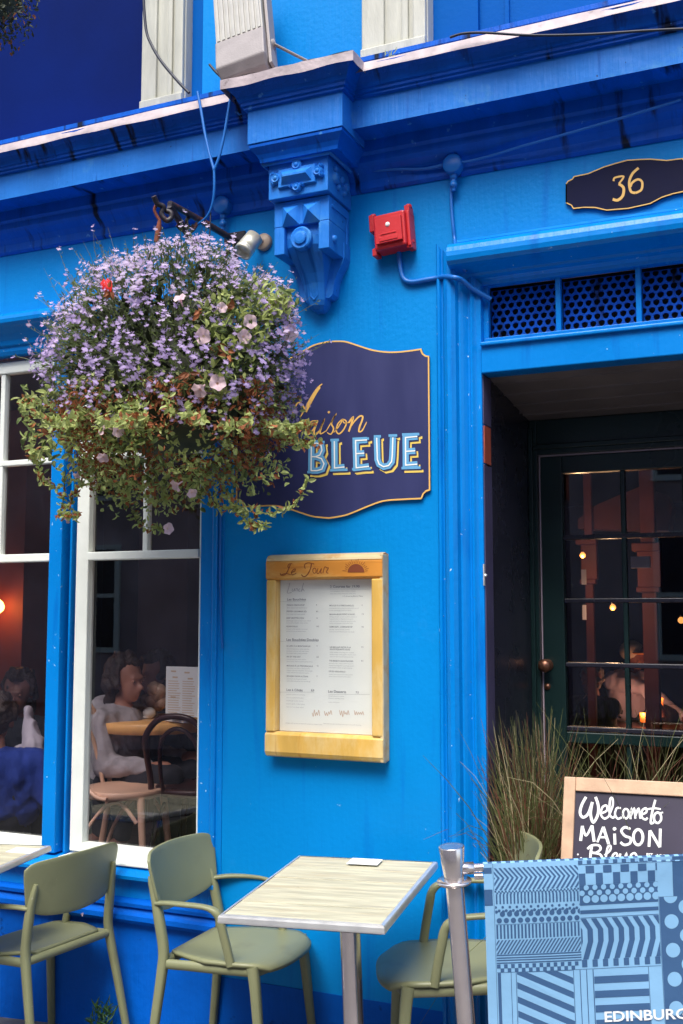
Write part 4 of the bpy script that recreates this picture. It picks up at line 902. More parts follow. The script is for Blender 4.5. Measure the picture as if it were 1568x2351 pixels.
# ================================================================== olive armchairs
def armchair(label):
    t = thing('armchair', label, 'chair', group='olive plastic armchairs')
    wr, wf, dp, h = .212, .226, .40, .45
    # seat shell
    nu, nv = 16, 14; top = []; bot = []
    def seatpt(u, v):
        x = -.004 + v * (dp + .012)
        w = wr - .052 + (.075) * min(1, v / .42) ** .8
        if v > .72: w -= .05 * ((v - .72) / .28) ** 2.2
        x += .018 * (1 - u * u) * v - .03 * (abs(u) ** 4) * v * .6
        z = h - .013 * (1 - u * u) * math.sin(math.pi * min(1, v * 1.05)) - (.020 * ((v - .8) / .2) ** 2 if v > .8 else 0) + .006 * (1 - v)
        return Vector((x, u * w, z))
    for j in range(nv + 1):
        for i in range(nu + 1): top.append(seatpt(-1 + 2 * i / nu, j / nv))
    bot = [p - Vector((0, 0, .013)) for p in top]; q = (nu + 1); N = len(top)
    fs = [(j * q + i, j * q + i + 1, (j + 1) * q + i + 1, (j + 1) * q + i) for j in range(nv) for i in range(nu)]
    mb = MB(); mb.add(top + bot, [f[::-1] for f in fs] + [tuple(N + k for k in f) for f in fs], 0, True)
    edge = [i for i in range(q)] + [j * q + nu for j in range(1, nv + 1)] + [nv * q + i for i in range(nu - 1, -1, -1)] + [j * q for j in range(nv - 1, 0, -1)]
    mb.add(top + bot, [(edge[k], edge[(k + 1) % len(edge)], N + edge[(k + 1) % len(edge)], N + edge[k]) for k in range(len(edge))], 0, True)
    o = mb.build('seat', 'olive', t, weld=True)
    # backrest shell
    nu, nv = 22, 12; fr = []
    def backpt(u, v):
        zb = .575 + .030 * u * u + .035 * abs(u) ** 9; zt = .806 - .006 * u * u - .022 * abs(u) ** 14
        z = zb + (zt - zb) * v
        w = .226 + .024 * v - .006 * v ** 8
        x = -.060 + .048 * u * u - (z - .6) * .17
        return Vector((x, u * w, z))
    for j in range(nv + 1):
        for i in range(nu + 1): fr.append(backpt(-1 + 2 * i / nu, j / nv))
    bk = [p + Vector((-.011, 0, 0)) - Vector((0, .011 * (2 * (k % (nu + 1)) / nu - 1) * -.35, 0)) for k, p in enumerate(fr)]; q = nu + 1; N = len(fr)
    fs = [(j * q + i, j * q + i + 1, (j + 1) * q + i + 1, (j + 1) * q + i) for j in range(nv) for i in range(nu)]
    mb = MB(); mb.add(fr + bk, fs + [tuple(N + k for k in f[::-1]) for f in fs], 0, True)
    edge = [i for i in range(q)] + [j * q + nu for j in range(1, nv + 1)] + [nv * q + i for i in range(nu - 1, -1, -1)] + [j * q for j in range(nv - 1, 0, -1)]
    mb.add(fr + bk, [(edge[k], N + edge[k], N + edge[(k + 1) % len(edge)], edge[(k + 1) % len(edge)]) for k in range(len(edge))], 0, True)
    mb.build('backrest', 'olive', t, weld=True, bevel=.003)
    for s_ in (-1, 1):
        mb = MB(); mb.sweep(crom([(-.060, s_ * (wr + .035), 0), (-.032, s_ * (wr + .022), .22), (-.008, s_ * (wr + .010), .40), (-.004, s_ * (wr + .006), .47), (-.018, s_ * (wr + .004), .55), (-.036, s_ * (wr + .001), .63), (-.056, s_ * (wr - .003), .69), (-.064, s_ * (wr - .006), .718)], 4),
                            [.0135 + .0040 * min(1, k / 8) if k < 18 else max(.007, .0175 - (k - 18) * .0010) for k in range(29)], 12, power=3.2); mb.build('rear_leg', 'olive', t)
        mb = MB(); mb.sweep(crom([(dp - .062, s_ * (wf - .016), .437), (dp - .050, s_ * (wf - .010), .36), (dp - .036, s_ * (wf - .004), .2), (dp - .018, s_ * (wf + .006), 0)], 4), [.0205, .020, .019, .0185, .018, .0175, .017, .0165, .016, .0155, .015, .0145, .014], 12, power=3.2); mb.build('front_leg', 'olive', t)
        arm = [(-.030, s_ * (wr + .004), .628), (.02, s_ * (wr + .018), .634), (.09, s_ * (wr + .030), .636), (.16, s_ * (wr + .032), .634), (.200, s_ * (wr + .031), .626), (.224, s_ * (wr + .028), .605), (.236, s_ * (wr + .024), .56), (.250, s_ * (wr + .018), .50), (.262, s_ * (wr + .012), .440)]
        ap = crom(arm, 4); k_ = len(ap)
        fl_ = [.50 if i < k_ * .42 else .5 + .5 * min(1, (i - k_ * .42) / 8) for i in range(k_)]
        mb = MB(); mb.sweep(ap, [.0160 if i < k_ * .6 else .0145 for i in range(k_)], 12, power=3, flat=fl_, upv=None); mb.build('armrest', 'olive', t)
    mb = MB()
    for s_ in (-1, 1): mb.sweep([(-.006, s_ * (wr + .006), .425), (.10, s_ * (wr + .004), .425), (.22, s_ * (wr + .006), .424), (dp - .06, s_ * (wf - .016), .422)], .017, 8, flat=.75, power=4, upv=(0, 1, 0))
    mb.sweep([(dp - .06, -(wf - .016), .422), (dp - .035, -.1, .42), (dp - .03, 0, .42), (dp - .035, .1, .42), (dp - .06, wf - .016, .422)], .018, 8, power=4)
    mb.sweep([(-.004, -wr, .43), (-.004, wr, .43)], .016, 8, power=4)
    mb.build('seat_frame', 'olive', t)
    return t
C1 = armchair('olive plastic armchair facing the plank table, seen from its side below the window')
tilt(C1, -2.062, -.246, .019, R(3.6), R(-1.9), R(-1), .957)
C2 = copy_tree(C1); C2['label'] = 'olive plastic armchair seen from behind at the left table'
tilt(C2, -2.565, -.275, -.022, R(171), R(-4.6), R(.2), .925)
C3 = copy_tree(C1); C3['label'] = 'olive plastic armchair half hidden behind the patterned barrier banner'
tilt(C3, -.905, -.235, .082, R(204), R(-2.5), R(-1), 1.0)

# ================================================================== barrier and banner
bp = thing('barrier_post', 'leaning stainless steel barrier post with flared cap and ring in front of the doorway', 'barrier post', (-.892, -.81, .08))
ptop = Vector((-.921, -.826, .985)); pbot = Vector((-.880, -.74, .10)); pd = (pbot - ptop).normalized()
mb = MB(); mb.sweep([ptop + pd * .02, pbot], [.0235, .0255], 24); mb.build('post', 'steel', bp)
mb = MB(); mb.lathe(ptop, pd, [(0, .026), (-.002, .033), (.0, .0345), (.075, .0265), (.088, .026)], 28); mb.build('cap', 'steel', bp)
rc = ptop + pd * .086
mb = MB(); mb.lathe(rc, pd, [(0, .026), (0, .044), (.004, .047), (.010, .044), (.012, .026)], 28); mb.build('collar_ring', 'steel', bp)
U = Vector((math.cos(YAW - R(1.5)), math.sin(YAW - R(1.5)), math.tan(R(2.6)))).normalized()      # along the barrier
bar0 = ptop + pd * .052 + U * .03
mb = MB(); mb.lathe(pbot - Vector((0, 0, .02)), (0, 0, 1), [(0, .19), (.012, .19), (.024, .17), (.03, .03)], 36); mb.build('base_plate', 'steel', bp)
zb3 = lambda x, y: (1097.6 + .3 * x, 1931.8 + .3 * y)
yb0 = bar0.y + U.y * .055 - .013
o0 = at(*zb3(40, 172), yb0)
Nn = U.cross(Vector((.018, .012, -1)).normalized()).normalized(); Nn = Nn if Nn.y < 0 else -Nn
Vz = Vector((0, 0, .0125))
bar1 = o0 - Nn * .0135 - Vz; bar0 = bar1 - U * ((bar1 - ptop).dot(U) - .028)
mb = MB(); mb.sweep([bar0, bar0 + U * .95], .0115, 14); mb.lathe(bar0 - U * .002, U, [(0, .016), (.03, .016), (.032, .012)], 14); mb.lathe(bar0 + U * .03 - Vector((0, 0, .022)), U, [(0, .009), (.022, .009)], 10); mb.build('cross_bar', 'steel', bp)
adopt(bp)
PXM = 2917.0
bn = thing('barrier_banner', 'pale blue barrier banner printed with geometric patterns and EDINBURGH', 'banner', (-.82, -.79, .5))
Vd = Vector((.018, .012, -1)).normalized()
def bpt(s_, t_, l=0.0):
    w = .004 * math.sin(s_ / 300) + .003 * math.sin(t_ / 260 + s_ / 500)
    return o0 + U * (s_ / PXM) + Vd * (t_ / PXM) + Nn * (w * min(1, t_ / 200) + l)
SW, TH = 2450, 2300
mb = MB(); ns, nt_ = 40, 36
g = [bpt(i * SW / ns, j * TH / nt_) for j in range(nt_ + 1) for i in range(ns + 1)]
mb.add(g, [(j * (ns + 1) + i, (j + 1) * (ns + 1) + i, (j + 1) * (ns + 1) + i + 1, j * (ns + 1) + i + 1) for j in range(nt_) for i in range(ns)], 0, True)
mb.build('cloth', 'banner', bn)
# sleeve round the bar
mb = MB(); k = 0
for i in range(0, 70):
    s0_, s1_ = i * 35, (i + 1) * 35
    pa_, pb_ = o0 + U * (s0_ / PXM) - Nn * .0135 - Vz, o0 + U * (s1_ / PXM) - Nn * .0135 - Vz
    ringa = [pa_ + Nn * (.0138 * math.cos(R(a))) + Vector((0, 0, .0138 * math.sin(R(a)))) for a in range(0, 181, 20)]; ringb = [p + (pb_ - pa_) for p in ringa]
    mi = 1 if (i % 2 and s0_ > 70) or 0 < s0_ < 60 else 0
    mb.add(ringa + ringb, [(q, 10 + q, 11 + q, q + 1) for q in range(9)], mi, True)
mb.build('sleeve', ['banner', 'banner_dark'], bn)
pat = MB()
def clip(poly, a, b, c, d):
    for ax_, lim, sg_ in ((0, a, 1), (0, b, -1), (1, c, 1), (1, d, -1)):
        out = []
        for i in range(len(poly)):
            P_, Q_ = poly[i - 1], poly[i]; p_in = (P_[ax_] - lim) * sg_ >= 0; q_in = (Q_[ax_] - lim) * sg_ >= 0
            if p_in != q_in:
                t_ = (lim - P_[ax_]) / (Q_[ax_] - P_[ax_]); out.append((P_[0] + (Q_[0] - P_[0]) * t_, P_[1] + (Q_[1] - P_[1]) * t_))
            if q_in: out.append(Q_)
        poly = out
        if len(poly) < 3: return []
    return poly
def dark(poly, box=(0, SW, 0, TH), l=.0006, mi=0):
    poly = clip(poly, *box)
    if len(poly) >= 3: pat.add([bpt(a, b, l) for a, b in poly], [tuple(range(len(poly)))], mi)
def rect(a, b, c, d, l=.0006, mi=0):
    n_ = max(1, int((b - a) / 120)); m_ = max(1, int((d - c) / 120))
    for i in range(n_):
        for j in range(m_):
            xa, xb = a + (b - a) * i / n_, a + (b - a) * (i + 1) / n_; ya, yb_ = c + (d - c) * j / m_, c + (d - c) * (j + 1) / m_
            pat.add([bpt(xa, ya, l), bpt(xb, ya, l), bpt(xb, yb_, l), bpt(xa, yb_, l)], [(0, 1, 2, 3)], mi)
def disc(x, y, r, box=(0, SW, 0, TH), l=.0006, mi=0): dark([(x + r * math.cos(2 * math.pi * k / 20), y + r * math.sin(2 * math.pi * k / 20)) for k in range(20)], box, l, mi)
rect(0, 62, 30, 74); rect(0, 62, 192, 312)
rect(70, 73, 0, TH)
A0, A1_ = 78, 724
for k in range(-3, 24):                                  # chevrons
    x = A0 + k * 36; b_ = (A0, A1_, 36, 198)
    dark([(x, 36), (x + 17, 36), (x + 80, 110), (x + 63, 110)], b_); dark([(x + 63, 110), (x + 80, 110), (x + 17, 198), (x, 198)], b_)
for r_ in range(2):
    for k in range(25): rect(A0 + (2 * k + r_) * 13.2, min(A1_, A0 + (2 * k + r_ + 1) * 13.2), 203 + r_ * 12, 215 + r_ * 12) if A0 + (2 * k + r_) * 13.2 < A1_ - 5 else None
for k in range(24): rect(A0 + 8 + k * 27, A0 + 20 + k * 27, 228, 302); rect(A0 + 4 + k * 27, A0 + 18 + k * 27, 458, 562)
for k in range(13):
    b_ = (A0, A1_, 304, 452)
    disc(A0 + 4 + k * 54, 326, 10, b_); disc(A0 + 30 + k * 54, 352, 11, b_); disc(A0 + 54 * k + 54, 378, 20, b_); disc(A0 + 8 + k * 54, 360, 12, b_); disc(A0 + 28 + k * 54, 426, 20, b_)
rect(A0, A1_, 453, 456)
for k in range(-4, 26):
    x = A0 + k * 27; dark([(x + 70, 572), (x + 83, 572), (x + 13, 676), (x, 676)], (A0, A1_, 572, 676))
for y in (680, 700, 718, 738): rect(A0, A1_, y, y + 9)
for r_ in range(2):
    for k in range(12):
        xa = A0 + (2 * k + (1 - r_)) * 27 - 27 + 0; xa += 0
        if xa >= A0 - 1 and xa + 27 <= A1_ + 2: rect(xa, xa + 27, 752 + r_ * 30, 782 + r_ * 30)
rect(A0, A1_, 811, 814)
B0, B1 = 727, 1330
rect(B0, B1, 32, 36)
for k in range(5):
    rect(B0 + 55 + k * 134, min(B1, B0 + 120 + k * 134), 45, 100)
    rect(B0 - 5 + k * 134 if k else B0, min(B1, B0 + 50 + k * 134), 100, 185); 
for k in range(9): rect(B0 + k * 67, min(B1, B0 + 33 + k * 67), 4, 30)
rect(B0, B1, 186, 338)
for k in range(10):
    b_ = (B0, B1, 186, 338)
    disc(B0 + 52 + k * 67, 206, 20, b_, .0012, 1); disc(B0 + 18 + k * 67, 246, 21, b_, .0012, 1); disc(B0 + 52 + k * 67, 292, 29, b_, .0012, 1)
rect(B0, B1, 374, 402); rect(B0, B1, 430, 434)
for k in range(-2, 9):                                   # bent stripes
    x = B0 + k * 80; b_ = (B0, B1, 438, 742)
    dark([(x, 438), (x + 42, 438), (x + 92, 520), (x + 50, 520)], b_); dark([(x + 50, 520), (x + 92, 520), (x + 92, 610), (x + 50, 610)], b_); dark([(x + 50, 610), (x + 92, 610), (x + 50, 742), (x + 8, 742)], b_)
for k in range(8): rect(B0 + k * 80, min(B1, B0 + 40 + k * 80), 744, 798)
rect(B0, B1, 811, 814)
rect(82, 106, 816, TH); rect(182, 186, 816, TH); rect(220, 224, 816, TH)
rect(228, 655, 816, TH)
for k in range(-6, 18):
    y = 830 + k * 105; dark([(228, y), (655, y + 195), (655, y + 252), (228, y + 57)], (228, 655, 818, TH), .0012, 1)
rect(657, 661, 816, TH); rect(706, 712, 816, TH); rect(756, 762, 816, TH); rect(805, 812, 816, TH)
for k in range(15): rect(815, 1228, 870 + k * 105, 922 + k * 105)
rect(1230, 1234, 816, TH); rect(1334, 1338, 300, TH)
rect(1340, SW, 302, TH); rect(1448, SW, 0, 302)
disc(1425, 302, 52, (1340, SW, 304, TH), .0012, 1)
for c_ in range(10):
    for k in range(12):
        disc(1425 + c_ * 112, 490 + k * 212 + (-106 if c_ % 2 else 0), 54, (1345, SW, 310, TH), .0012, 1)
pat.build('printed_pattern', ['banner_dark', 'banner'], bn)
mb = MB()
text(mb, 'EDINBURGH', 872, -1200, 104, lambda x, y, l: bpt(x, -y, .0026), 0, 2.2, 720)
mb.build('lettering', 'card', bn)
adopt(bn)

# ================================================================== chalkboard
cbT = R(17); cb0 = at(1297, 1784, -.20)
ab = thing('chalkboard_sign', 'wood framed A board chalked Welcome to MAISON Bleue in front of the doorway grass', 'chalkboard', (cb0.x + .3, -.3, .12))
Xd = Vector((1, 0, .012)).normalized(); Dd = Vector((0, -math.sin(cbT), -math.cos(cbT)))
Nb = Dd.cross(Xd).normalized(); Nb = Nb if Nb.y < 0 else -Nb
def cpt(x, y, l=0): return cb0 + Xd * x + Dd * y + Nb * l
Wb, Hb = .56, .98
def slab(mb, x0, x1, y0, y1, l0, l1):
    vs = [cpt(x, y, l) for l in (l0, l1) for y in (y0, y1) for x in (x0, x1)]
    mb.add(vs, [(0, 2, 3, 1), (4, 5, 7, 6), (0, 1, 5, 4), (2, 6, 7, 3), (0, 4, 6, 2), (1, 3, 7, 5)])
for nm, a in (('stile', (0, .036, 0, Hb)), ('stile', (Wb - .036, Wb, 0, Hb)), ('rail', (.0365, Wb - .0365, 0, .042)), ('rail', (.0365, Wb - .0365, .86, .9))):
    mb = MB(); slab(mb, *a, -.012, .012); mb.build(nm, 'board_wood', ab, bevel=.003, recalc=True)
mb = MB(); slab(mb, .03, Wb - .03, .035, .87, -.008, .003); mb.build('board', 'chalk_board', ab, recalc=True)
mb = MB(); b0_ = cb0 + Vector((0, .02, -.01)); dd2 = Vector((0, math.sin(R(20)), -math.cos(R(20))))
for x in (0, Wb - .036):
    q = cb0 + Xd * x + Vector((0, .022, -.02)); mb.obox(q + Xd * .018 + dd2 * .47, Xd * .018, dd2 * .47, Vector((0, math.cos(R(20)), math.sin(R(20)))) * .012)
mb.build('rear_leg', 'board_wood', ab)
def fz8(x, y, l):
    D_ = z8(x, y); r = _fw * F_ + _rt * (D_[0] - CX_) - _up * (D_[1] - CY_)
    o = cpt(0, 0, .0034 + l); tt = (o - CAM).dot(Nb) / r.dot(Nb); return CAM + r * tt
mb = MB()
for s_, w in (([(1140, 262), (1120, 300), (1114, 335), (1128, 352), (1150, 335), (1168, 285)], 12), ([(1168, 285), (1160, 335), (1172, 374), (1192, 340), (1194, 300), (1182, 262)], 12), ([(1206, 335), (1232, 322), (1230, 300), (1212, 308), (1206, 340), (1222, 358), (1240, 348)], 9), ([(1240, 348), (1258, 300), (1256, 268), (1246, 275), (1244, 335), (1258, 354), (1268, 345)], 9),
              ([(1294, 312), (1276, 312), (1268, 338), (1280, 358), (1298, 352)], 9), (ell(1316, 336, 13, 21), 9), ([(1336, 360), (1340, 315), (1338, 345), (1352, 314), (1358, 358)], 9), ([(1358, 345), (1372, 314), (1380, 358)], 9), ([(1384, 340), (1406, 330), (1404, 312), (1388, 322), (1386, 350), (1402, 362), (1412, 354)], 9),
              ([(1446, 275), (1432, 330), (1426, 376), (1440, 374)], 10), ([(1404, 318), (1440, 312), (1470, 316)], 8), (ell(1456, 354, 16, 23), 10), ([(1466, 334), (1480, 330)], 7),
              ([(1116, 456), (1124, 390)], 13), ([(1124, 390), (1140, 432), (1166, 388)], 10), ([(1166, 388), (1176, 460)], 13), ([(1190, 462), (1216, 394)], 10), ([(1216, 394), (1240, 470)], 13), ([(1200, 440), (1234, 440)], 9), ([(1266, 424), (1268, 472)], 12), (ell(1266, 403, 4, 4, 8), 8),
              ([(1336, 404), (1312, 396), (1296, 412), (1312, 434), (1336, 444), (1334, 466), (1310, 474), (1292, 462)], 11), (ell(1370, 440, 21, 34), 12), ([(1418, 482), (1422, 410)], 12), ([(1422, 410), (1466, 484)], 12), ([(1466, 484), (1468, 402)], 12),
              ([(1166, 476), (1160, 515), (1158, 560)], 11), ([(1146, 492), (1166, 476), (1196, 476), (1204, 492), (1186, 508), (1166, 508)], 10), ([(1166, 508), (1202, 516), (1210, 540), (1180, 556)], 10), ([(1222, 520), (1246, 498), (1248, 478), (1236, 484), (1228, 530), (1236, 556), (1254, 545)], 9),
              ([(1254, 536), (1278, 524), (1272, 510), (1258, 520), (1256, 545), (1284, 548)], 9), ([(1292, 512), (1288, 538), (1304, 546), (1318, 514), (1318, 545), (1330, 545)], 9), ([(1332, 535), (1362, 526), (1354, 510), (1338, 520), (1338, 548), (1366, 550)], 9), (ell(1118, 532, 2, 2, 6), 5), (ell(1104, 516, 2, 2, 6), 4)):
    ribbon(mb, s_, w, fz8, 0, True, base=.0002)
text(mb, 'EST', 1406, -524, 20, lambda x, y, l: fz8(x, -y + (x - 1400) * .05, .0004), 0, .6, 28); text(mb, '1998', 1448, -526, 20, lambda x, y, l: fz8(x, -y + (x - 1400) * .05, .0004), 0, .6, 52)
mb.build('chalk_lettering', 'letter_white', ab)
adopt(ab)

# ================================================================== flower basket
from mathutils import noise as mnoise
BC = at(388, 858, -.42); RX, RY, RZ = .485, .36, .45
def shell(d, k=1.0):
    "point on the plant's outline in direction d"
    rz = RZ if d.z > 0 else .50
    w = 1 + .15 * mnoise.noise(d * 2.1 + Vector((3, 1, 7))) + .09 * mnoise.noise(d * 6)
    sx = RX * (1.0 if d.z > -.25 else 1.0 + (.16 if d.x > 0 else .02) * (d.z + .25) * 1.6)
    return BC + Vector((d.x * sx, d.y * RY, d.z * rz)) * (k * w)
def rdir(zlo=-1, zhi=1):
    z = rnd.uniform(zlo, zhi); a = rnd.uniform(0, 2 * math.pi); r = math.sqrt(1 - z * z); return Vector((r * math.cos(a), r * math.sin(a), z))
def frame(nv, roll=None):
    nv = nv.normalized(); u = Vector((0, 0, 1)) - nv * nv.z
    u = nv.orthogonal() if u.length < .1 else u; u.normalize(); r = u.cross(nv)
    a = rnd.uniform(-.5, .5) if roll is None else roll; c, s_ = math.cos(a), math.sin(a)
    return r * c + u * s_, u * c - r * s_, nv
def leaf(mb, p, d, nv, ln, wd, mi=0, fold=.25):
    d = d.normalized(); s_ = d.cross(nv); s_ = s_.normalized() if s_.length > 1e-4 else d.orthogonal().normalized(); n_ = s_.cross(d)
    vs = [p, p + d * ln * .38 + s_ * wd * .5 + n_ * wd * fold, p + d * ln * .75 + s_ * wd * .36 + n_ * wd * fold * .6, p + d * ln - n_ * ln * .12, p + d * ln * .75 - s_ * wd * .36 + n_ * wd * fold * .6, p + d * ln * .38 - s_ * wd * .5 + n_ * wd * fold, p + d * ln * .5]
    mb.add(vs, [(0, 1, 6), (1, 2, 6), (2, 3, 6), (3, 4, 6), (4, 5, 6), (5, 0, 6)], mi, False)
def strip(mb, pts, w, mi=0):
    pts = [Vector(p) for p in pts]; n = len(pts); vs = []
    for i, p in enumerate(pts):
        t = (pts[min(i + 1, n - 1)] - pts[max(0, i - 1)]).normalized(); s_ = t.cross((CAM - p).normalized() + Vector((.2, .1, .3))).normalized(); k = w * (1 - .75 * (i / (n - 1)) ** 2)
        vs += [p + s_ * k / 2, p - s_ * k / 2]
    mb.add(vs, [(2 * i, 2 * i + 1, 2 * i + 3, 2 * i + 2) for i in range(n - 1)], mi, True)
FLO = []
def floret(mb, p, nv, s_, mi=0):
    r, u, n_ = frame(nv)
    P_ = lambda a, b, c=0: p + r * (a * s_) + u * (b * s_) + n_ * (c * s_)
    c0 = P_(0, 0, 0)
    vs = [c0, P_(-.16, -.12, .05), P_(-.62, -.22, .16), P_(-.66, -.52, .12), P_(-.30, -.56, .16), P_(-.20, -.80, .12), P_(.20, -.80, .12), P_(.30, -.56, .16), P_(.66, -.52, .12), P_(.62, -.22, .16), P_(.16, -.12, .05),
          P_(.10, .08, .05), P_(.34, .52, .06), P_(.16, .50, .1), P_(-.10, .08, .05), P_(-.34, .52, .06), P_(-.16, .50, .1)]
    mb.add(vs, [(0, 1, 2), (0, 2, 3), (0, 3, 4), (0, 4, 5, 6, 7), (0, 7, 8), (0, 8, 9), (0, 9, 10), (0, 11, 12, 13), (0, 14, 15, 16)], mi)
hb = thing('hanging_basket', 'big hanging flower basket of lavender lobelia and pale pink petunias on the iron bracket', 'flower basket', (BC.x, BC.y, BC.z - .5))
mb = MB()
n1, n2 = 18, 10
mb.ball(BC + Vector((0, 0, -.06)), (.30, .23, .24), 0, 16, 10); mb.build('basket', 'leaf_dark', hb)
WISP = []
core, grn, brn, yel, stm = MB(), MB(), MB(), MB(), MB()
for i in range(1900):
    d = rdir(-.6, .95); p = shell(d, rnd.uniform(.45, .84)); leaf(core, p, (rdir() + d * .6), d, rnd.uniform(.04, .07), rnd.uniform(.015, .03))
for i in range(6200):                                   # lobelia greenery: narrow little leaves
    d = rdir(-.35, 1); k = rnd.uniform(.78, .99); p = shell(d, k)
    leaf(grn, p, rdir() + d * .9 + Vector((0, 0, .2)), rdir(), rnd.uniform(.018, .036), rnd.uniform(.004, .009))
for i in range(1500):                                   # wiry stems
    d = rdir(-.3, 1); p = shell(d, .72); q = shell(d, rnd.uniform(.95, 1.06)) + rdir() * .025
    strip(stm, [p, (p + q) / 2 + rdir() * .012, q], .0024)
for i in range(340):                                    # wisps above the outline with buds
    d = rdir(.05, 1); p = shell(d, .95); e = (d + Vector((0, 0, .5)) + rdir() * .35).normalized(); L_ = rnd.uniform(.03, .13) * (1.3 if d.x < -.4 else 1); q = p + e * L_; WISP.append((q, e))
    strip(stm, [p, p + e * L_ * .5 + rdir() * .008, q], .0022)
    for k in range(4): leaf(grn, p + e * L_ * rnd.uniform(.2, 1), rdir() + e, rdir(), .014, .004)
for i in range(2700):                                   # lower petunia foliage, green to yellow-green
    d = rdir(-.95, -.12); p = shell(d, rnd.uniform(.80, 1.03)); nz = mnoise.noise(d * 3.3 + Vector((9, 2, 1)))
    tgt = yel if nz + rnd.uniform(-.3, .3) > -.3 else grn
    leaf(tgt, p, rdir() + d * .7 + Vector((0, 0, -.2)), d + rdir() * .7, rnd.uniform(.014, .032), rnd.uniform(.008, .017))
for i in range(5200):                                   # dead leaves and stems between
    d = rdir(-.8, -.16); nz = mnoise.noise(d * 2.7) + (.25 if -.55 < d.z < -.25 and d.y < 0 else -.08)
    if nz + rnd.uniform(-.35, .35) < -.22: continue
    p = shell(d, rnd.uniform(.82, 1.03)); leaf(brn, p, rdir() + Vector((0, 0, -.7)), rdir(), rnd.uniform(.012, .03), rnd.uniform(.005, .012), 0, .5)
for px, py, r_, n_ in ((540, 730, 80, 260), (500, 880, 40, 70), (600, 700, 50, 110), (640, 700, 35, 60), (290, 990, 60, 160), (560, 800, 40, 60), (120, 1010, 60, 130), (90, 930, 40, 60)):
    for i in range(n_):                                 # petunia tufts pushing through
        a = rnd.uniform(0, 6.28); rr = r_ * math.sqrt(rnd.random()); x, y = px + rr * math.cos(a), py + rr * math.sin(a)
        ray_ = (_fw * F_ + _rt * (x - CX_) - _up * (y - CY_)).normalized()
        best = None
        for t_ in range(60):
            q = CAM + ray_ * (3.0 + t_ * .025); dq = q - BC; e_ = Vector((dq.x / RX, dq.y / RY, dq.z / (RZ if dq.z > 0 else .5)))
            if e_.length < 1.0: best = q; break
        if best is None: best = at(x, y, BC.y - .05)
        leaf(yel if rnd.random() < .7 else grn, best + rdir() * .02, rdir() + Vector((0, -.4, .2)), rdir() + Vector((0, -1, .5)), rnd.uniform(.022, .045), rnd.uniform(.010, .02))
def onfront(x, y, k=1.0):
    ray_ = (_fw * F_ + _rt * (x - CX_) - _up * (y - CY_)).normalized()
    for t_ in range(120):
        q = CAM + ray_ * (3.0 + t_ * .0125); dq = q - BC; e_ = Vector((dq.x / RX, dq.y / RY, dq.z / (RZ if dq.z > 0 else .5)))
        if e_.length < k: return q
    return at(x, y, BC.y)
# trailing stems with leaves
TR = [[(290, 1100), (305, 1160), (330, 1205), (370, 1215)], [(160, 1080), (150, 1140), (150, 1185), (185, 1185)], [(520, 1130), (560, 1165), (610, 1180), (680, 1165), (715, 1110)], [(540, 1150), (560, 1185), (590, 1210), (612, 1205)], [(100, 930), (70, 915), (58, 930), (62, 960)], [(110, 1040), (85, 1055), (78, 1030)],
      [(130, 1000), (180, 960), (210, 955)], [(210, 1080), (190, 1120), (170, 1150), (165, 1180)], [(420, 1100), (400, 1140), (380, 1150)], [(600, 720), (640, 700), (665, 695)], [(640, 990), (700, 985), (715, 975)], [(90, 1060), (100, 1100), (130, 1120)], [(480, 1120), (500, 1160), (540, 1170)]]
for tr in TR:
    pts = crom([onfront(x, y, .97) + Vector((0, rnd.uniform(-.03, .0), 0)) for x, y in tr], 6); strip(stm, pts, .004)
    for p in pts[2:]:
        for k in range(4): leaf(yel if rnd.random() < .75 else brn, p + rdir() * .006, rdir() + Vector((0, -.2, .1)), rdir(), rnd.uniform(.018, .034), rnd.uniform(.009, .017))
for i in range(26):                                     # loose trailing shoots
    a = rnd.uniform(2.6, 6.8); d = Vector((math.cos(a) * .9, math.sin(a) * .9, -.45)).normalized(); p = shell(d, .95); v_ = Vector((d.x * .5, d.y * .5, -.4)); pts = [p]
    for k in range(9):
        v_ += rdir() * .28 + Vector((d.x * .12, d.y * .12, .06)); p = p + v_.normalized() * .019; pts.append(p.copy())
    strip(stm, pts, .0035)
    for q in pts[1:]:
        for k in range(3): leaf(yel if rnd.random() < .8 else brn, q + rdir() * .004, rdir() + Vector((0, -.2, .1)), rdir(), rnd.uniform(.02, .036), rnd.uniform(.011, .02))
for i in range(600):                                    # ragged fringe under the mass
    x = rnd.uniform(150, 640); y = 1040 + 110 * math.sin(math.pi * (x - 60) / 660) * rnd.random() + rnd.uniform(0, 25)
    p = onfront(x, min(y, 1165), .98) + Vector((0, rnd.uniform(-.04, .1), 0)); leaf((yel, brn, grn)[rnd.choice((0, 0, 1, 2))], p, rdir() + Vector((0, 0, -.4)), rdir(), rnd.uniform(.016, .034), rnd.uniform(.008, .017))
core.build('inner_foliage', 'leaf_dark', hb); grn.build('lobelia_foliage', 'leaf', hb); brn.build('dead_foliage', 'leaf_brown', hb); yel.build('petunia_foliage', 'leaf_yellow', hb); stm.build('stems', 'stem', hb)
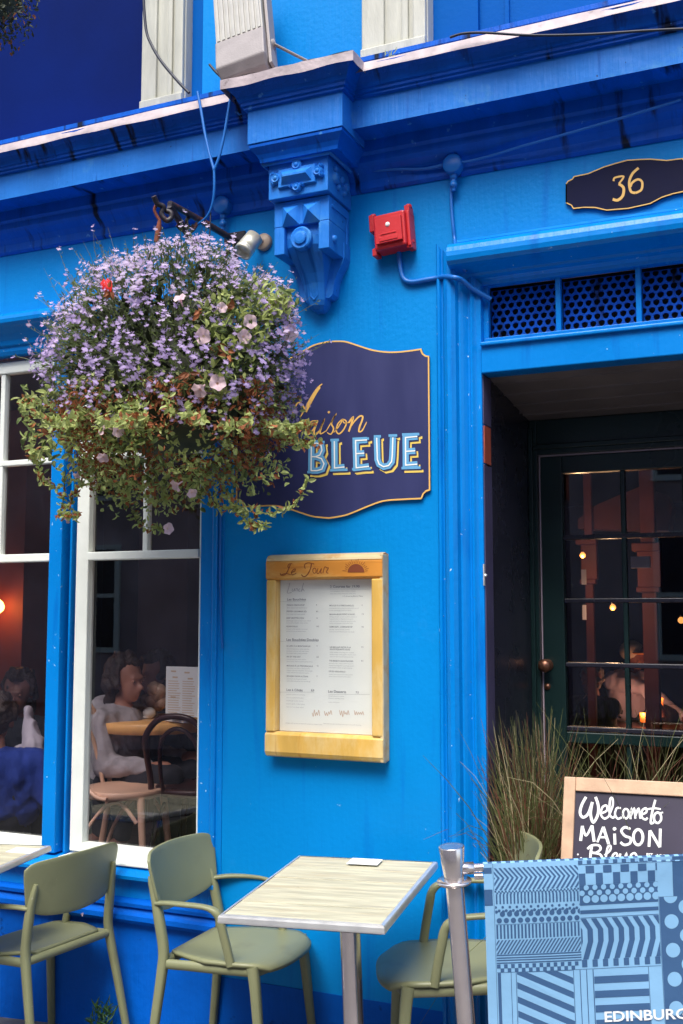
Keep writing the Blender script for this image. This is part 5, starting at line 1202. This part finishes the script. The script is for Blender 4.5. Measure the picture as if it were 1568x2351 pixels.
# lobelia flowers
cand = []
for i in range(6400):
    d = rdir(-.48, 1); nz = mnoise.noise(d * 4.2 + Vector((5, 5, 5))) + .5 * mnoise.noise(d * 9)
    dens = .60 + nz * 1.15 - max(0, -.12 - d.z + d.x * .0) * 1.5 + (.25 * d.x if d.z < 0 else 0)
    if rnd.random() > dens: continue
    p = shell(d, rnd.uniform(.93, 1.06)) + rdir() * .012
    if p.y > -.03: continue
    cand.append((p, d))
cand += [(q + rdir() * .006, e) for q, e in WISP if rnd.random() < .6]
rest = MB(); pool = []
vd = lambda p: (CAM - p).normalized()
singles = []
for i, (p, d) in enumerate(cand):
    nv = d * .7 + vd(p) * .55 + rdir() * .45; s_ = rnd.uniform(.010, .0175) * (1 + .5 * mnoise.noise(d * 5 + Vector((2, 8, 3))))
    front = d.dot(vd(p)) > .35
    if front and len(singles) < 100 and i % 7 == 0: singles.append((p, nv, s_ * 1.25)); continue
    floret(rest, p, nv, s_, 1 if d.z > .45 + rnd.uniform(-.35, .35) else 0)  # paler petals towards the top: light from above put into petal colour
tag(rest.build('lobelia_flowers', ['lobelia', 'lobelia_lit'], hb), kind='stuff')
fm = MB(); floret(fm, Vector((0, 0, 0)), Vector((0, 0, 1)), 1.0); 
fo = fm.build('lobelia_flower', 'lobelia', hb); fo_mesh = fo.data
def orient(nv, roll=None):
    r, u, n_ = frame(nv, roll); return Matrix((r, u, n_)).transposed().to_4x4()
base_f = orient  # florets were drawn with their own frame, so only a turn about the normal remains
for i, (p, nv, s_) in enumerate(singles):
    o = fo if i == 0 else fo.copy()
    if i: COL.objects.link(o); o.parent = hb
    zq = nv.normalized().to_track_quat('Z', 'Y').to_matrix().to_4x4()
    o.matrix_basis = Matrix.Translation(p) @ orient(nv) @ Matrix.Rotation(rnd.uniform(-.4, .4), 4, 'Z') @ Matrix.Scale(s_, 4)
# petunias
def petunia_mesh():
    m_ = MB(); n = 30; ring0 = []; ring1 = []; ring2 = []
    for j in range(n):
        a = 2 * math.pi * j / n; l = 1 + .07 * math.cos(5 * a)
        ring0.append((.16 * math.cos(a), .16 * math.sin(a), -.35)); ring1.append((.5 * l * math.cos(a), .5 * l * math.sin(a), -.14 + .04 * math.cos(5 * a))); ring2.append((1.0 * l * math.cos(a), 1.0 * l * math.sin(a), .10 + .16 * math.cos(5 * a + 2) - .12 + .06 * math.cos(2 * a)))
    m_.add(ring0 + ring1 + ring2, [(j, (j + 1) % n, n + (j + 1) % n, n + j) for j in range(n)] + [(n + j, n + (j + 1) % n, 2 * n + (j + 1) % n, 2 * n + j) for j in range(n)], 0, True)
    m_.add(ring0, [tuple(range(n))], 1); m_.lathe((0, 0, -1.5), (0, 0, 1), [(0, .10), (.5, .13), (1.15, .19)], 10, 0)
    return m_
po = petunia_mesh().build('petunia', ['petunia', 'petunia_throat'], hb); first = True
for x, y, s_, dx, dz in ((665, 697, .020, .5, .2), (575, 738, .024, .3, .1), (465, 772, .026, -.2, 0), (561, 773, .024, .5, 0), (667, 765, .030, .7, -.1), (500, 878, .027, .1, .2), (456, 897, .026, -.4, -.3), (232, 983, .024, -.7, .1), (272, 990, .021, .5, -.2), (236, 1052, .020, -.2, -.5), (402, 1116, .022, -.6, -.3), (441, 1133, .018, .5, -.6), (150, 1190, .022, -.7, -.4), (387, 1214, .021, .9, -.1), (412, 683, .022, -.3, .7), (510, 706, .018, .4, .2), (108, 1104, .013, -.6, -.3), (175, 1092, .013, -.3, -.6), (636, 693, .015, -.4, .2)):
    p = onfront(x, y, 1.03) if y < 1150 else onfront(x, y, .97); o = po if first else po.copy()
    if not first: COL.objects.link(o); o.parent = hb
    first = False; nv = vd(p) * .8 + Vector((dx * 1.3, 0, dz * 1.3)); o.matrix_basis = Matrix.Translation(p + vd(p) * .02) @ orient(nv, rnd.uniform(0, 6)) @ Matrix.Scale(s_, 4)
for x, y in ((520, 810), (460, 715), (535, 700), (430, 858), (505, 792), (250, 665)):
    p = onfront(x, y, 1.03); wm_ = MB()
    for k in range(5): leaf(wm_, p + rdir() * .008, rdir() + Vector((0, -.2, -.6)), vd(p), .035, .014)
    wm_.build('withered_bloom', 'leaf_brown', hb)
p = onfront(243, 652, 1.05); rp = MB()
for a in (-.5, .2): leaf(rp, p + Vector((a * .02, 0, .02)), Vector((.35 + a * .2, -.1, -1)), vd(p), .055, .026)
tag(rp.build('plastic_scrap', 'red_petal'), 'bright red scrap of plastic caught in the lavender flowers', 'scrap')
adopt(hb)

# second basket whose edge hangs into the top left corner
hb2 = thing('hanging_basket', 'brown and green edge of another hanging basket in the top left corner', 'flower basket', tuple(at(-30, 0, -.9)))
c2 = at(-20, -10, -.9); l1, l2 = MB(), MB()
for i in range(1500):
    d = rdir(); p = c2 + d * .165 * rnd.uniform(.5, 1.0) * (1 + .25 * mnoise.noise(d * 3)); leaf(l1 if rnd.random() < .18 else l2, p, rdir() + Vector((0, 0, -.6)), rdir(), rnd.uniform(.012, .028), rnd.uniform(.005, .011))
mb = MB(); mb.ball(c2, (.10, .10, .08), 0, 12, 8); mb.build('basket', 'leaf_dark', hb2); mb = MB(); mb.sweep([c2, c2 + Vector((0, .02, .55))], .004, 6); mb.sweep([c2 + Vector((0, .02, .55)), Vector((c2.x, .1, c2.z + .6))], .010, 6); mb.build('hanger', 'iron', hb2)
l1.build('dead_foliage', 'leaf_brown', hb2); l2.build('foliage', 'leaf_dark', hb2); adopt(hb2)

# ================================================================== grasses, weeds
def grass(label, c, n, spread, hmin, hmax, lean, seed, lo=-1, hi=1):
    rg = random.Random(seed); t = thing('ornamental_grass', label, 'grass', (c[0], c[1], c[2] - .28), group=None)
    cm = [MB(), MB(), MB()]
    for i in range(n):
        a = rg.uniform(0, 6.283); r_ = spread * math.sqrt(rg.random()); b = Vector((c[0] + r_ * math.cos(a), c[1] + r_ * math.sin(a), c[2]))
        h = rg.uniform(hmin, hmax); ln_ = rg.uniform(.02, lean) * (1.8 if rg.random() < .2 else 1); th = rg.uniform(0, 6.283)
        dv = Vector((math.cos(th), math.sin(th) * .8, 0)); droop = rg.uniform(.0, .9) * ln_
        pts = []
        for k in range(8):
            q = k / 7; pts.append(b + dv * (ln_ * q ** 1.9) + Vector((0, 0, h * q - droop * 1.2 * q ** 4)) + Vector((rg.uniform(-.004, .004), 0, 0)))
        w = rg.uniform(.0028, .0052); m_ = cm[rg.choice((0, 0, 0, 0, 1, 1, 2))]; vs = []
        for k, p in enumerate(pts):
            tv = (pts[min(7, k + 1)] - pts[max(0, k - 1)]).normalized(); sd_ = tv.cross(Vector((math.cos(th + 1.3), math.sin(th + 1.3) - .4, .1))).normalized(); ww = w * (1 - .8 * (k / 7) ** 2)
            vs += [p + sd_ * ww / 2, p - sd_ * ww / 2]
        m_.add(vs, [(2 * k, 2 * k + 1, 2 * k + 3, 2 * k + 2) for k in range(7)], 0, True)
    cm[0].build('olive_blades', 'grass', t); cm[1].build('russet_blades', 'grass_red', t); cm[2].build('straw_blades', 'grass_pale', t)
    mb = MB(); mb.lathe((c[0], c[1], c[2] - .30), (0, 0, 1), [(0, .12), (.28, .16), (.32, .165), (.32, .15), (.29, .145)], 24); mb.build('planter', 'pot', t); adopt(t)
grass('dense tall clump of olive and russet grass in a planter at the left door jamb', (-.915, .03, .46), 900, .085, .44, .84, .23, 3)
grass('looser clump of arching grass behind the chalkboard', (-.58, .10, .46), 460, .17, .46, .86, .42, 5)
def weed(label, p, n, s_, m_, cat='weed'):
    mb = MB()
    for i in range(n):
        d = rdir(.1, 1); b = Vector(p) + Vector((rnd.uniform(-1, 1) * s_ * .5, rnd.uniform(-.6, .2) * s_ * .5, 0)); leaf(mb, b + Vector((0, 0, rnd.uniform(0, s_))), d + Vector((0, -.2, .4)), rdir(), rnd.uniform(.3, .6) * s_, rnd.uniform(.05, .10) * s_)
    return tag(mb.build('weed', m_), label, cat)
w0 = at(245, 2335, -.03); weed('green weed growing at the foot of the blue wall between the chairs', (w0.x, -.05, w0.z - .04), 120, .085, 'weed')
w0 = at(*z2(245, 190), -.2); weed('tiny weed rooted in the cornice below the right cream casing', (w0.x, -.12, 3.59), 30, .05, 'leaf_yellow')
w0 = at(*z1(455, 500), -.1); weed('thin dry weed tuft on the lead flashing at the left', (w0.x, -.10, 3.57), 22, .04, 'leaf_brown')

p = at(*z7(362, 548), -.045); mb = MB(); leaf(mb, p, Vector((.3, -.2, .5)), Vector((0, -1, .3)), .02, .014)
tag(mb.build('fallen_petal', 'petunia'), 'pale pink fallen petal caught on the plinth behind the left chair', 'petal')
# ================================================================== inside the cafe
def remesh(parts, voxel, name, m, parent=None, smooth=3, fold=0, fs_=9):
    "capsules (p0, p1, r0, r1) and ellipsoids (c, (rx, ry, rz)) fused into one continuous skin"
    mb = MB()
    for q in parts:
        if len(q) == 4:
            a, b = Vector(q[0]), Vector(q[1]); n = max(2, int((b - a).length / (min(q[2], q[3]) * .45)) + 1)
            for i in range(n): t_ = i / (n - 1); mb.ball(a.lerp(b, t_), q[2] + (q[3] - q[2]) * t_, 0, 12, 8)
        else: mb.ball(q[0], q[1], 0, 16, 12)
    o = mb.build(name, m); md = o.modifiers.new('r', 'REMESH'); md.mode = 'VOXEL'; md.voxel_size = voxel; md.use_smooth_shade = True
    sm = o.modifiers.new('s', 'SMOOTH'); sm.factor = .5; sm.iterations = smooth
    dg = bpy.context.evaluated_depsgraph_get(); me = bpy.data.meshes.new_from_object(o.evaluated_get(dg)); old = o.data; o.modifiers.clear(); o.data = me; bpy.data.meshes.remove(old)
    me.polygons.foreach_set('use_smooth', [True] * len(me.polygons))
    if fold:
        ns_ = [v.normal.copy() for v in me.vertices]
        for v, q in zip(me.vertices, ns_):
            c_ = Vector((v.co.x * fs_, v.co.y * fs_, v.co.z * fs_ * .6)); w_ = mnoise.noise(c_ + Vector((0, 0, 1)) * mnoise.noise(c_ * .7) * 2)
            v.co += q * fold * ((1 - abs(w_) * 3.2) if fs_ < 15 else w_ * 2)
    if parent: o.parent = parent
    return o
def hand(w, d, up, s_=1.0):
    "palm, four curled fingers of unequal length and a thumb"
    w, d, up = Vector(w), Vector(d).normalized(), Vector(up).normalized(); sd_ = d.cross(up).normalized(); P_ = [(w, w + d * .05 * s_, .022 * s_, .03 * s_), (w + d * .05 * s_, w + d * .085 * s_, .03 * s_, .028 * s_)]
    for k, ln_ in enumerate((.060, .070, .066, .050)):
        b = w + d * .09 * s_ + sd_ * (k - 1.5) * .020 * s_; m_ = b + d * ln_ * .55 * s_ - up * .008; e = m_ + d * ln_ * .4 * s_ - up * .028 * s_
        P_ += [(b, m_, .010 * s_, .009 * s_), (m_, e, .009 * s_, .0075 * s_)]
    b = w + d * .03 * s_ + sd_ * .03 * s_; P_ += [(b, b + d * .04 * s_ + sd_ * .022 * s_ - up * .01, .012 * s_, .010 * s_), (b + d * .04 * s_ + sd_ * .022 * s_ - up * .01, b + d * .07 * s_ + sd_ * .02 * s_ - up * .025, .010 * s_, .008 * s_)]
    return P_
def person(label, head, face, hip, knees, feet, sh_half, elbows, wrists, top, bottom, hairm, skin, hairlen=0, hood=False, group=None, hs=1.0, lean=None):
    t = thing('person', label, 'person', (hip[0], hip[1], FI), group=group)
    H = Vector(head); f = Vector(face).normalized(); s_ = Vector((-f.y, f.x, 0)).normalized() if abs(f.z) < .95 else Vector((0, 1, 0)); u = s_.cross(f); u = u if u.z > 0 else -u
    hip = Vector(hip); neck = H - u * .155 * hs - f * .02; shc = neck - Vector((0, 0, .06))
    HP = lambda a, b, c: H + f * a * hs + s_ * b * hs + u * c * hs
    hd = [(HP(-.01, 0, .035), (.088 * hs, .078 * hs, .092 * hs)), (HP(.035, 0, -.035), (.055 * hs, .055 * hs, .075 * hs)), (HP(.05, 0, -.085), (.03 * hs, .032 * hs, .026 * hs)),
          (HP(.092, 0, -.012), HP(.112, 0, -.032), .009 * hs, .014 * hs), (HP(.075, -.03, .018), HP(.078, .03, .018), .014 * hs, .014 * hs), (HP(.080, 0, -.062), (.017 * hs, .024 * hs, .010 * hs)),
          (HP(-.005, .076, -.01), (.016 * hs, .010 * hs, .030 * hs)), (HP(-.005, -.076, -.01), (.016 * hs, .010 * hs, .030 * hs))]
    arms = []; legs = []
    for k, sg_ in enumerate((1, -1)):
        so = shc + s_ * sg_ * sh_half
        arms.append((so, Vector(elbows[k]), Vector(wrists[k]))); hp = hip + s_ * sg_ * .09; legs.append((hp, Vector(knees[k]), Vector(feet[k])))
    body = list(hd) + [(neck + u * .05, shc, .052, .062), (shc, hip, .10, .12)]
    for so, el, wr_ in arms: body += [(shc, so, .06, .055), (so, el, .045, .037), (el, wr_, .036, .025)] + hand(wr_, (wr_ - el), Vector((0, 0, 1)) if abs((wr_ - el).normalized().z) < .9 else f)
    for hp, kn, ft in legs: body += [(hp, kn, .085, .055), (kn, ft, .052, .035), (ft, ft + f * .16 - Vector((0, 0, .03)), .035, .03)]
    b_ = remesh(body, .011, 'body', skin, t, 2)
    tp = [(shc - Vector((0, 0, .03)), hip + Vector((0, 0, .02)), .125, .15), (shc - Vector((0, 0, .06)) + s_ * .09, hip + s_ * .07, .10, .12), (shc - Vector((0, 0, .06)) - s_ * .09, hip - s_ * .07, .10, .12)]
    for so, el, wr_ in arms: tp += [(shc, so, .085, .078), (so, el, .072, .058), (el, el.lerp(wr_, .93), .058, .042)]
    if hood: tp += [(neck - f * .09 + s_ * .09 - u * .005, neck - f * .13, .055, .062), (neck - f * .09 - s_ * .09 - u * .005, neck - f * .13, .055, .062), (neck - f * .13, shc - f * .13 - Vector((0, 0, .05)), .065, .05), (neck + s_ * .085, neck + f * .04 + s_ * .06 - u * .05, .04, .035), (neck - s_ * .085, neck + f * .04 - s_ * .06 - u * .05, .04, .035)]
    else: tp += [(neck - u * .02 + s_ * .04, neck - u * .02 - s_ * .04, .05, .05)]
    remesh(tp, .012, 'top', top, t, 3, .007, 14)
    bt_ = [(hip + Vector((0, 0, .04)), hip - Vector((0, 0, .03)), .145, .14)]
    for hp, kn, ft in legs: bt_ += [(hp, kn, .10, .075), (kn, ft.lerp(kn, .08), .072, .055)]
    remesh(bt_, .016, 'trousers', bottom, t, 4, .008, 9)
    if hairm:
        hr = [(HP(-.026, 0, .052), (.088 * hs, .084 * hs, .086 * hs)), (HP(-.05, 0, .0), (.060 * hs, .078 * hs, .080 * hs)), (HP(.035, 0, .098), (.045 * hs, .050 * hs, .026 * hs))]
        rg = random.Random(int(abs(H.x * 1000)))
        for k in range(int(60 + hairlen * 320)):
            a = rg.uniform(0, 6.283); e = rg.uniform(-.5 - hairlen * .9, 1); ce = math.sqrt(max(.05, 1 - max(0, e) ** 2)); q = HP(-.025 + math.cos(a) * .085 * ce, math.sin(a) * .088 * ce, .045 + e * .095)
            if (q - H).dot(f) > .02 * hs and e < .75: continue
            hr.append((q, (.017 * hs,) * 3))
        if hairlen: hr += [(HP(-.06, .045, -.02), HP(-.05, .06, -.02 - hairlen * .3), (.04 * hs), .028 * hs), (HP(-.06, -.045, -.02), HP(-.05, -.06, -.02 - hairlen * .3), .04 * hs, .028 * hs), (HP(-.08, 0, -.02), HP(-.075, 0, -.02 - hairlen * .3), .045 * hs, .03 * hs)]
        remesh(hr, .009, 'hair', hairm, t, 1, .010, 26)
    for sg_ in (1, -1):
        mb = MB(); mb.ball(HP(.078, sg_ * .031, .002), .0105 * hs, 0, 10, 8); mb.build('eye', 'skin', t)
        mb = MB(); mb.ball(HP(.0825, sg_ * .031, .001), .0068 * hs, 0, 8, 6); mb.build('iris', 'dark', t)
    adopt(t)
    return t
V3 = Vector
# guest in the grey hoodie, seen in profile through the right window
hA = at(290, 1562, 1.14); fx = V3((.95, -.12, -.05))
hpA = V3((hA.x - .06, 1.14, FI + .46))
person('seated guest with curly dark hair and grey hooded sweatshirt behind the right window', hA, fx, hpA, [hpA + V3((.40, .10, .02)), hpA + V3((.40, -.10, .02))], [hpA + V3((.38, .10, -.42)), hpA + V3((.38, -.10, -.42))], .175,
       [hA + V3((.02, .24, -.42)), hA + V3((.02, -.20, -.42))], [hA + V3((.26, .16, -.40)), hA + V3((.24, -.12, -.42))], 'hoodie', 'trousers', 'hair', 'skin', hairlen=.42, hood=True)
# companion further back
hB = at(358, 1550, 1.75); hpB = V3((hB.x + .03, 1.85, FI + .46))
person('dim second guest in dark clothes beyond the standing menu card', hB, V3((-.5, -.8, -.1)), hpB, [hpB + V3((-.25, -.3, .02)), hpB + V3((-.05, -.38, .02))], [hpB + V3((-.25, -.3, -.42)), hpB + V3((-.05, -.38, -.42))], .18,
       [hB + V3((-.26, -.02, -.42)), hB + V3((.2, -.1, -.42))], [hB + V3((-.22, -.26, -.40)), hB + V3((.02, -.28, -.40))], 'coat', 'trousers', 'hair', 'skin_dark')
# man in blue at the left window, mostly cut off
hC = at(-9, 1655, .62); hpC = V3((hC.x + .02, .66, FI + .36))
person('guest in a royal blue sweater with his back to the left window', hC, V3((-.55, .75, -.1)), hpC, [hpC + V3((-.2, .36, .02)), hpC + V3((-.36, .2, .02))], [hpC + V3((-.2, .36, -.40)), hpC + V3((-.36, .2, -.40))], .19,
       [hC + V3((-.20, -.10, -.44)), hC + V3((.26, .12, -.40))], [hC + V3((-.28, .15, -.48)), hC + V3((.12, .36, -.44))], 'royal', 'trousers', 'hair', 'skin')
hD = at(42, 1592, 1.35); hpD = V3((hD.x, 1.5, FI + .44))
person('guest with bushy dark hair and dark clothes further inside the left window', hD, V3((.4, -.85, -.1)), hpD, [hpD + V3((.1, -.4, .02)), hpD + V3((.3, -.3, .02))], [hpD + V3((.1, -.4, -.42)), hpD + V3((.3, -.3, -.42))], .17,
       [hD + V3((.2, -.05, -.44)), hD + V3((-.2, -.12, -.42))], [hD + V3((.2, -.26, -.42)), hD + V3((-.05, -.3, -.42))], 'coat', 'trousers', 'hair', 'skin_dark', hairlen=.3)
p0, p1 = at(55, 1660, 1.1), at(72, 1715, 1.1)
mb = MB(); n = 9
o_ = [(p0.x, p0.z + .10), (p0.x + .03, p0.z + .05), (p1.x + .05, p1.z - .03), (p1.x + .02, p1.z - .08), (p0.x - .03, p1.z - .07), (p0.x - .05, p0.z - .06)]
o = remesh([((p0.x, 1.12, p0.z + .07), (p1.x, 1.12, p1.z), .02, .05), ((p1.x, 1.12, p1.z), (p1.x + .03, 1.12, p1.z - .08), .06, .055), ((p1.x, 1.12, p1.z), (p0.x - .04, 1.12, p1.z - .06), .05, .05)], .010, 'plastic_bag', 'screen_pale', None, 2, .014, 12); tag(o, 'crumpled pale plastic bag between the guests in the left window', 'bag')
# person across the street, placed inside to stand for a door reflection
hE = at(1456, 1510, 5.2); hpE = at(1452, 1640, 5.3); hpE.z = FI + .55
person('bending figure in a lilac grey shirt and pale cap, added inside for a door reflection', hE, V3((.75, -.45, -.45)), hpE, [hpE + V3((.30, -.12, -.05)), hpE + V3((.22, .14, -.05))], [V3((hpE.x + .1, hpE.y - .1, FI + .07)), V3((hpE.x - .05, hpE.y + .12, FI + .07))], .16,
       [hE + V3((.20, .16, -.38)), at(1482, 1580, 5.05)], [hE + V3((.36, .02, -.46)), at(1503, 1608, 4.95)], 'lilac_shirt', 'trousers', None, 'skin_dark', hs=.95)
for o in list(bpy.data.objects):
    if o.name.startswith('person') and o.get('label', '').startswith('bending'): pe = o
cp = MB(); cp.ball(hE + V3((-.02, 0, .055)), (.098, .095, .085), 0, 16, 10); c_ = cp.build('cap', 'cap_cloth', pe); cp = MB(); cp.ball(hE + V3((.07, -.05, .04)), (.085, .07, .014), 0, 14, 8); c2_ = cp.build('cap_peak', 'cap_orange', pe)  # cap of the figure added for the door reflection
for q in (c_, c2_): q.matrix_parent_inverse = pe.matrix_world.inverted()
hF = at(1356, 1562, 4.6); hpF = V3((hF.x, 4.65, FI + .46))
person('small grey haired guest in the left panes of the door', hF, V3((-.4, -.85, 0)), hpF, [hpF + V3((-.2, -.3, .02)), hpF + V3((.02, -.36, .02))], [V3((hpF.x - .2, 4.35, FI + .05)), V3((hpF.x, 4.3, FI + .05))], .16,
       [hF + V3((-.22, 0, -.42)), hF + V3((.2, 0, -.42))], [hF + V3((-.18, -.25, -.42)), hF + V3((.1, -.26, -.42))], 'coat', 'trousers', 'hair_grey', 'skin_dark', hs=.9)

# bentwood chairs
def bentwood(name, label, m_, loc, yaw, hoop, inner):
    t = thing(name, label, 'chair', loc, (0, 0, yaw), group='bentwood chairs in the cafe')
    mb = MB(); mb.lathe((0, 0, .445), (0, 0, 1), [(-.022, .185), (-.018, .20), (.012, .202), (.018, .195), (.014, .16), (.010, .02)], 32); mb.build('seat', m_, t)
    for s_ in (-1, 1): mb = MB(); mb.sweep([(.15, s_ * .12, .43), (.19, s_ * .15, 0)], [.019, .014], 10); mb.build('leg', m_, t)
    mb = MB(); mb.sweep(crom([(-.24, -.17, 0), (-.19, -.165, .25), (-.165, -.165, .46), (-.20, -.175, .62), (-.25, -.16, hoop - .10), (-.275, -.09, hoop - .02), (-.28, 0, hoop), (-.275, .09, hoop - .02), (-.25, .16, hoop - .10), (-.20, .175, .62), (-.165, .165, .46), (-.19, .165, .25), (-.24, .17, 0)], 5), .0155, 10); mb.build('back_hoop', m_, t)
    mb = MB(); mb.sweep(crom([(-.17, -.10, .455), (-.20, -.105, .56), (-.235, -.085, inner - .06), (-.25, 0, inner), (-.235, .085, inner - .06), (-.20, .105, .56), (-.17, .10, .455)], 5), .011, 8); mb.build('inner_hoop', m_, t)
    for s_ in (-1, 1): mb = MB(); mb.sweep(crom([(-.20, s_ * .165, .06), (-.13, s_ * .155, .25), (-.02, s_ * .15, .39), (.06, s_ * .145, .405), (.14, s_ * .14, .32)], 5), .010, 8); mb.build('arch_brace', m_, t)
    mb = MB(); mb.sweep(crom([(-.165, -.165, .53), (-.05, -.205, .45), (.02, -.212, .435)], 5), .011, 8); mb.build('seat_brace', m_, t)
    return t
lc = at(262, 1808, .82); bentwood('bentwood_chair', 'pale bentwood chair with round seat just inside the right window', 'light_wood', (lc.x + .06, .82, FI), R(8), .88, .76)
dc = at(395, 1660, .95); bentwood('bentwood_chair', 'dark bentwood chair whose hoop back rises in front of the round table', 'dark_wood', (dc.x + .10, 1.02, FI), R(100), .82, .76)
# round table with napkin rolls
tc_ = at(352, 1655, 1.25); rt_ = thing('round_table', 'round honey coloured wooden table laid with napkins inside the right window', 'table', (tc_.x, 1.25, FI))
TZ = at(352, 1650, 1.25).z - FI
mb = MB(); mb.lathe((0, 0, TZ), (0, 0, 1), [(-.055, .30), (-.052, .312), (-.004, .315), (0, .31), (.0005, .02)], 44); mb.build('tabletop', 'table_wood', rt_)
mb = MB(); mb.sweep([(0, 0, TZ - .05), (0, 0, .03)], .035, 14); mb.build('pedestal', 'dark_wood', rt_)
mb = MB(); mb.lathe((0, 0, 0), (0, 0, 1), [(0, .22), (.015, .22), (.03, .06)], 28); mb.build('base_plate', 'dark_wood', rt_)
def napkin(label, px, Y, ang):
    p = at(px[0], px[1], Y); z = FI + TZ + .004; mb = MB()
    mb.obox((0, 0, .006), (.085, 0, 0), (0, .02, 0), (0, 0, .006)); mb.ball((.085, 0, .028), (.036, .03, .03), 0, 10, 7)
    o = mb.build('napkin_roll', 'napkin', bevel=.004); o.location = (p.x, p.y, z); o.rotation_euler = (0, 0, ang); return tag(o, label, 'napkin', 'napkins on the round table')
napkin('white napkin roll at the left side of the round table', (305, 1650), 1.20, R(25)); napkin('white napkin roll at the right front edge of the round table', (405, 1672), 1.12, R(-20))
for q, lb, z_ in (((365, 1590), 'pastry wrapped in clear film on the round table', .035), ((352, 1612), 'lower film wrapped pastry on the round table', .02)):
    p = at(q[0], q[1], 1.35); mb = MB()
    for k in range(7): mb.ball((rnd.uniform(-.05, .05), rnd.uniform(-.03, .03), rnd.uniform(-.03, .03)), rnd.uniform(.03, .05), 0, 8, 6)
    o = mb.build('wrapped_pastry', 'wrap'); o.location = (p.x, 1.35, max(p.z, FI + TZ + .06)); tag(o, lb, 'food')
p = at(310, 1638, 1.30); bt_ = thing('bottle', 'small bottle with a green cap on the round table beside the hoodie', 'bottle', (p.x, 1.30, FI + TZ))
mb = MB(); mb.lathe((0, 0, 0), (0, 0, 1), [(0, .026), (.10, .027), (.13, .012), (.15, .012)], 14); mb.build('bottle_body', 'screen_pale', bt_)
mb = MB(); mb.lathe((0, 0, .15), (0, 0, 1), [(0, .014), (.02, .014), (.022, .006)], 12); mb.build('bottle_cap', 'bottle_green', bt_)
# standing menu card
m0, m1 = at(*z6(1100, 975), 1.05), at(*z6(1290, 1285), 1.05)
mn = thing('menu_card', 'tall white printed menu card standing on the round table', 'menu', ((m0.x + m1.x) / 2, 1.05, m1.z))
mb = MB(); mb.box(m0.x, m1.x + .03, 1.05, 1.054, m1.z - .02, m0.z); mb.build('card', 'card', mn)
mb = MB()
for k in range(16):
    for c_ in range(2):
        xa = m0.x + .015 + c_ * .085; z_ = m0.z - .075 - k * .012; mb.box(xa, xa + rnd.uniform(.05, .075), 1.0488, 1.05, z_, z_ + .0035)
for a, b in ((.03, .02), (.11, .025), (.04, .05), (.13, .055), (.03, .15)): mb.box(m0.x + a, m0.x + a + .03, 1.0488, 1.05, m0.z - b - .008, m0.z - b)
mb.build('printing', 'ink_orange', mn); adopt(mn)
# lamps
def lamp(name, label, p, r, m_, energy, col, cat='lamp', rl=.03):
    t = thing(name, label, cat, tuple(p)); mb = MB(); mb.lathe(p - V3((0, 0, r)), (0, 0, 1), [(0, r * .4), (r * .5, r * .9), (r, r), (r * 1.6, r * .75), (r * 2, r * .3)], 18); mb.build('shade_glass', m_, t)
    mb = MB(); mb.lathe(p + V3((0, 0, r)), (0, 0, 1), [(0, r * .34), (r * .6, r * .3), (r * .62, r * .1)], 12); mb.build('lamp_cap', 'iron', t); adopt(t)
    if energy:
        ld = bpy.data.lights.new(name + '_light', 'POINT'); ld.energy = energy; ld.color = col; ld.shadow_soft_size = rl
        lo = bpy.data.objects.new(name + '_light', ld); COL.objects.link(lo); lo.location = V3(p) + V3((0, -r * 1.4, -.02)); lo.parent = t; lo.matrix_parent_inverse = Matrix.Translation(-V3(p))
lamp('wall_lamp', 'glowing amber wall lamp at the left edge of the left window', at(-6, 1392, 1.80), .045, 'lamp_glass', .4, (1, .45, .14))
lamp('wall_lamp', 'small lit lamp in the third row of door panes', at(*z5(945, 1502), 2.6), .018, 'bulb', .9, (1, .6, .3))
lamp('wall_lamp', 'small lit lamp at the right edge of the door panes', at(*z5(1312, 1572), 2.6), .018, 'bulb', 0, (1, .6, .3))
lamp('wall_lamp', 'lit bulbs shining beside the red pillar in the second row of door panes', at(*z5(783, 1222), 2.75), .018, 'bulb', 1.4, (1, .6, .3))
for lb, q, w, h, Y in (('amber glass candle holder glowing by the hand of the added figure', (1194, 2012), 24, 40, 5.0), ('lower amber glass candle holder below the hand of the added figure', (1112, 2092), 28, 50, 4.8)):
    p = at(*z5(*q), Y); mb = MB(); mb.lathe(p - V3((0, 0, .04)), (0, 0, 1), [(0, .022), (.005, .028), (.07, .032), (.07, .028), (.02, .024)], 16); o = mb.build('candle_holder', 'candle_glow'); tag(o, lb, 'candle')
    ld = bpy.data.lights.new('candle_light', 'POINT'); ld.energy = .9; ld.color = (1, .42, .2); ld.shadow_soft_size = .03; lo = bpy.data.objects.new('candle_light', ld); COL.objects.link(lo); lo.location = p + V3((0, -.05, .06)); lo.parent = o
p = at(*z5(1150, 2122), 4.8); bt2 = thing('side_table', 'dark side table carrying the candles behind the door', 'table', (p.x, 4.85, FI))
mb = MB(); mb.box(p.x - .35, p.x + .5, 4.6, 5.1, p.z - .06, p.z - .03); mb.build('tabletop', 'dark_wood', bt2)
for dx, dy in ((-.3, 4.65), (.45, 4.65), (-.3, 5.05), (.45, 5.05)): mb = MB(); mb.box(p.x + dx - .02, p.x + dx + .02, dy - .02, dy + .02, FI, p.z - .06); mb.build('leg', 'dark_wood', bt2)
adopt(bt2)
